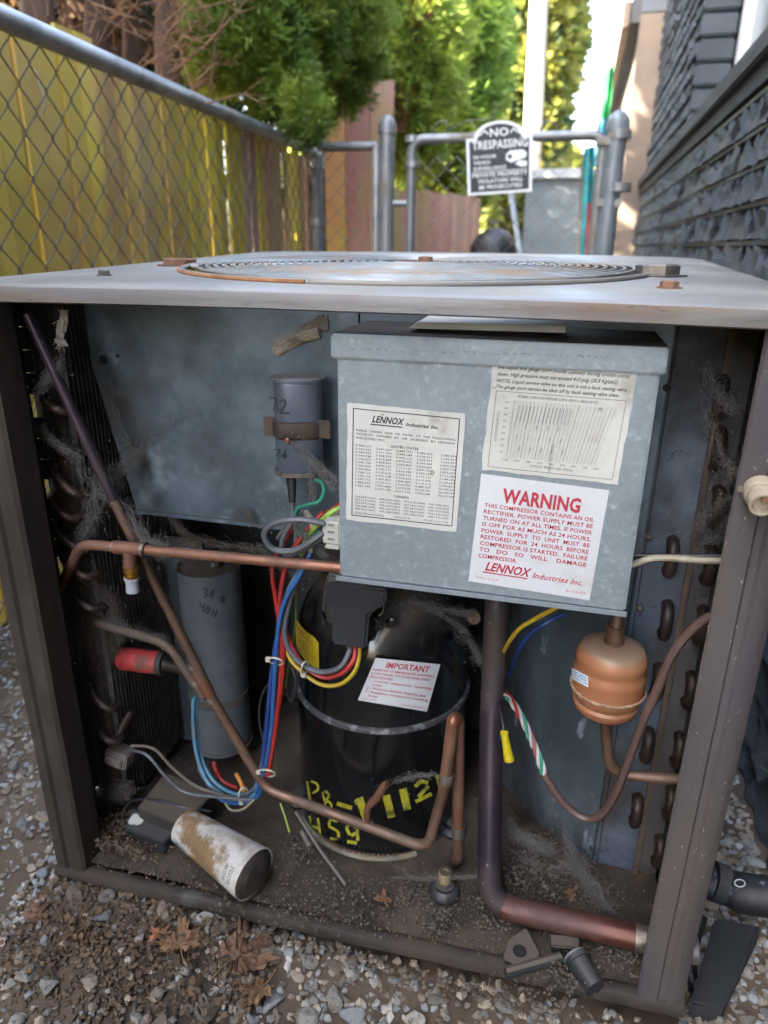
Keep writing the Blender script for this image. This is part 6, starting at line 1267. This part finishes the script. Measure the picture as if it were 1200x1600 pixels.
def fibres(name, lab, paths, cnt, spread, r_=.00018, seed=1, m=cobweb, cat='cobweb', wild=.010):
    rnd = random.Random(seed); mb = MB()
    for _ in range(cnt):
        pth = rnd.choice(paths); i0 = rnd.uniform(0, len(pth) - 1.2); i1 = min(len(pth) - 1, i0 + rnd.uniform(.5, 1.8)); pts = []
        for k in range(5):
            t = i0 + (i1 - i0) * k / 4; i = min(int(t), len(pth) - 2); f_ = t - i; p_ = P(*pth[i]) * (1 - f_) + P(*pth[i + 1]) * f_; w_ = spread * (.4 + .6 * rnd.random()); pts.append(p_ + Vector((rnd.gauss(0, 1), rnd.gauss(0, .7), rnd.gauss(0, 1))) * w_ * .5)
        mb.tube(spline(pts, 3), r_ * rnd.uniform(.6, 1.5), 3, cap=False)
    for _ in range(cnt // 2):        # caught specks
        pth = rnd.choice(paths); q = P(*rnd.choice(pth)) + Vector((rnd.gauss(0, 1), rnd.gauss(0, 1), rnd.gauss(0, 1))) * spread; s_ = rnd.uniform(.0003, .0010); mb.add([q + Vector((s_, 0, 0)), q + Vector((0, s_, s_)), q + Vector((-s_, 0, 0)), q + Vector((0, 0, -s_))], [(0, 1, 2, 3)])
    o = mb.build(name, m, kind='stuff'); return tag(o, lab, cat)
fibres('cobweb', 'dusty cobweb strands at the left edge beside the left post', [[(2, 560, .65), (18, 640, .65), (50, 665, .66), (85, 690, .665), (120, 715, .67)], [(8, 530, .65), (14, 600, .65), (30, 650, .655)], [(30, 650, .655), (70, 600, .66), (90, 570, .66)]], 320, .013, seed=2, r_=.00011)
fibres('cobweb', 'thick cobweb wrapped round the slanting pipe over the return bends', [[(100, 700, .68), (150, 760, .675), (200, 800, .68), (240, 860, .68), (300, 870, .70)], [(150, 740, .68), (150, 800, .69), (120, 850, .69), (100, 880, .69)], [(140, 790, .69), (185, 740, .70), (215, 710, .73)], [(200, 800, .67), (230, 850, .67), (255, 860, .66)]], 520, .017, seed=3, r_=.00011)
fibres('cobweb', 'wispy cobweb smeared on the galvanised partition', [[(170, 590, .745), (180, 640, .745), (200, 690, .745), (215, 715, .745)], [(225, 715, .742), (240, 680, .742), (280, 650, .745), (310, 645, .747)], [(180, 750, .742), (205, 725, .742), (220, 700, .745)]], 70, .008, seed=4, r_=.00013)
fibres('cobweb', 'cobweb from the small capacitor strap to the control box', [[(440, 690, .685), (470, 700, .68), (500, 740, .67), (526, 765, .66)], [(455, 690, .683), (490, 720, .675), (526, 750, .66)], [(480, 690, .69), (486, 740, .69), (490, 790, .69)]], 110, .008, seed=5, r_=.00014)
fibres('cobweb', 'cobweb between the coil end plate and right post', [[(1120, 600, .72), (1110, 660, .73), (1130, 720, .70), (1150, 740, .65)], [(1090, 850, .74), (1120, 840, .72), (1150, 800, .66)], [(1100, 560, .74), (1120, 615, .73), (1145, 640, .68)], [(1060, 850, .76), (1110, 800, .74), (1140, 780, .68)]], 260, .013, seed=6, r_=.00010)
fibres('cobweb', 'cobweb at the foot of the curved galvanised sheet', [[(800, 1330, .74), (850, 1360, .74), (900, 1350, .74), (930, 1400, .72)], [(880, 1290, .77), (900, 1350, .75), (950, 1420, .70)], [(770, 1250, .75), (800, 1300, .75), (860, 1330, .75)]], 460, .022, seed=7, r_=.00011)
fibres('cobweb', 'fine cobweb over the mounting bolt in front of the compressor', [[(520, 1360, .69), (600, 1375, .69), (690, 1370, .68), (760, 1370, .69)], [(600, 1340, .70), (650, 1375, .69), (690, 1370, .68)], [(590, 1230, .70), (640, 1215, .70), (680, 1210, .70)]], 110, .008, seed=8, r_=.00012)
fibres('cobweb', 'dense dusty web in the dark corner left of the red cartridge', [[(95, 760, .70), (110, 850, .70), (130, 950, .70), (150, 1050, .70), (170, 1150, .70)], [(140, 900, .70), (180, 960, .71), (160, 1060, .71)], [(120, 1200, .69), (160, 1250, .69), (200, 1230, .69)]], 480, .024, seed=9, r_=.00014, m=lint)
fibres('cobweb', 'fine dusty web over the slanting copper pipe below the tee', [[(240, 880, .69), (262, 940, .69), (290, 1000, .70), (310, 1050, .70)], [(150, 960, .70), (200, 985, .70), (260, 1000, .70)]], 220, .010, seed=11, r_=.0001)
fibres('cobweb', 'dusty web between the terminal cover and the suction pipe', [[(620, 940, .74), (680, 950, .76), (740, 960, .78)], [(640, 930, .76), (720, 980, .78), (755, 1040, .78)]], 160, .012, seed=12, r_=.0001)
fibres('cobweb', 'dusty web caught among wires under the small capacitor', [[(440, 800, .68), (470, 830, .68), (510, 870, .68)], [(400, 850, .70), (430, 880, .69), (470, 900, .69)]], 160, .010, seed=13, r_=.0001)
fibres('cobweb', 'tuft of dusty web hanging on the partition lower edge', [[(350, 805, .745), (385, 800, .74), (395, 812, .74)], [(280, 830, .76), (330, 850, .76), (400, 860, .75)], [(260, 800, .75), (300, 850, .75)]], 150, .012, seed=10, r_=.00016, m=lint)
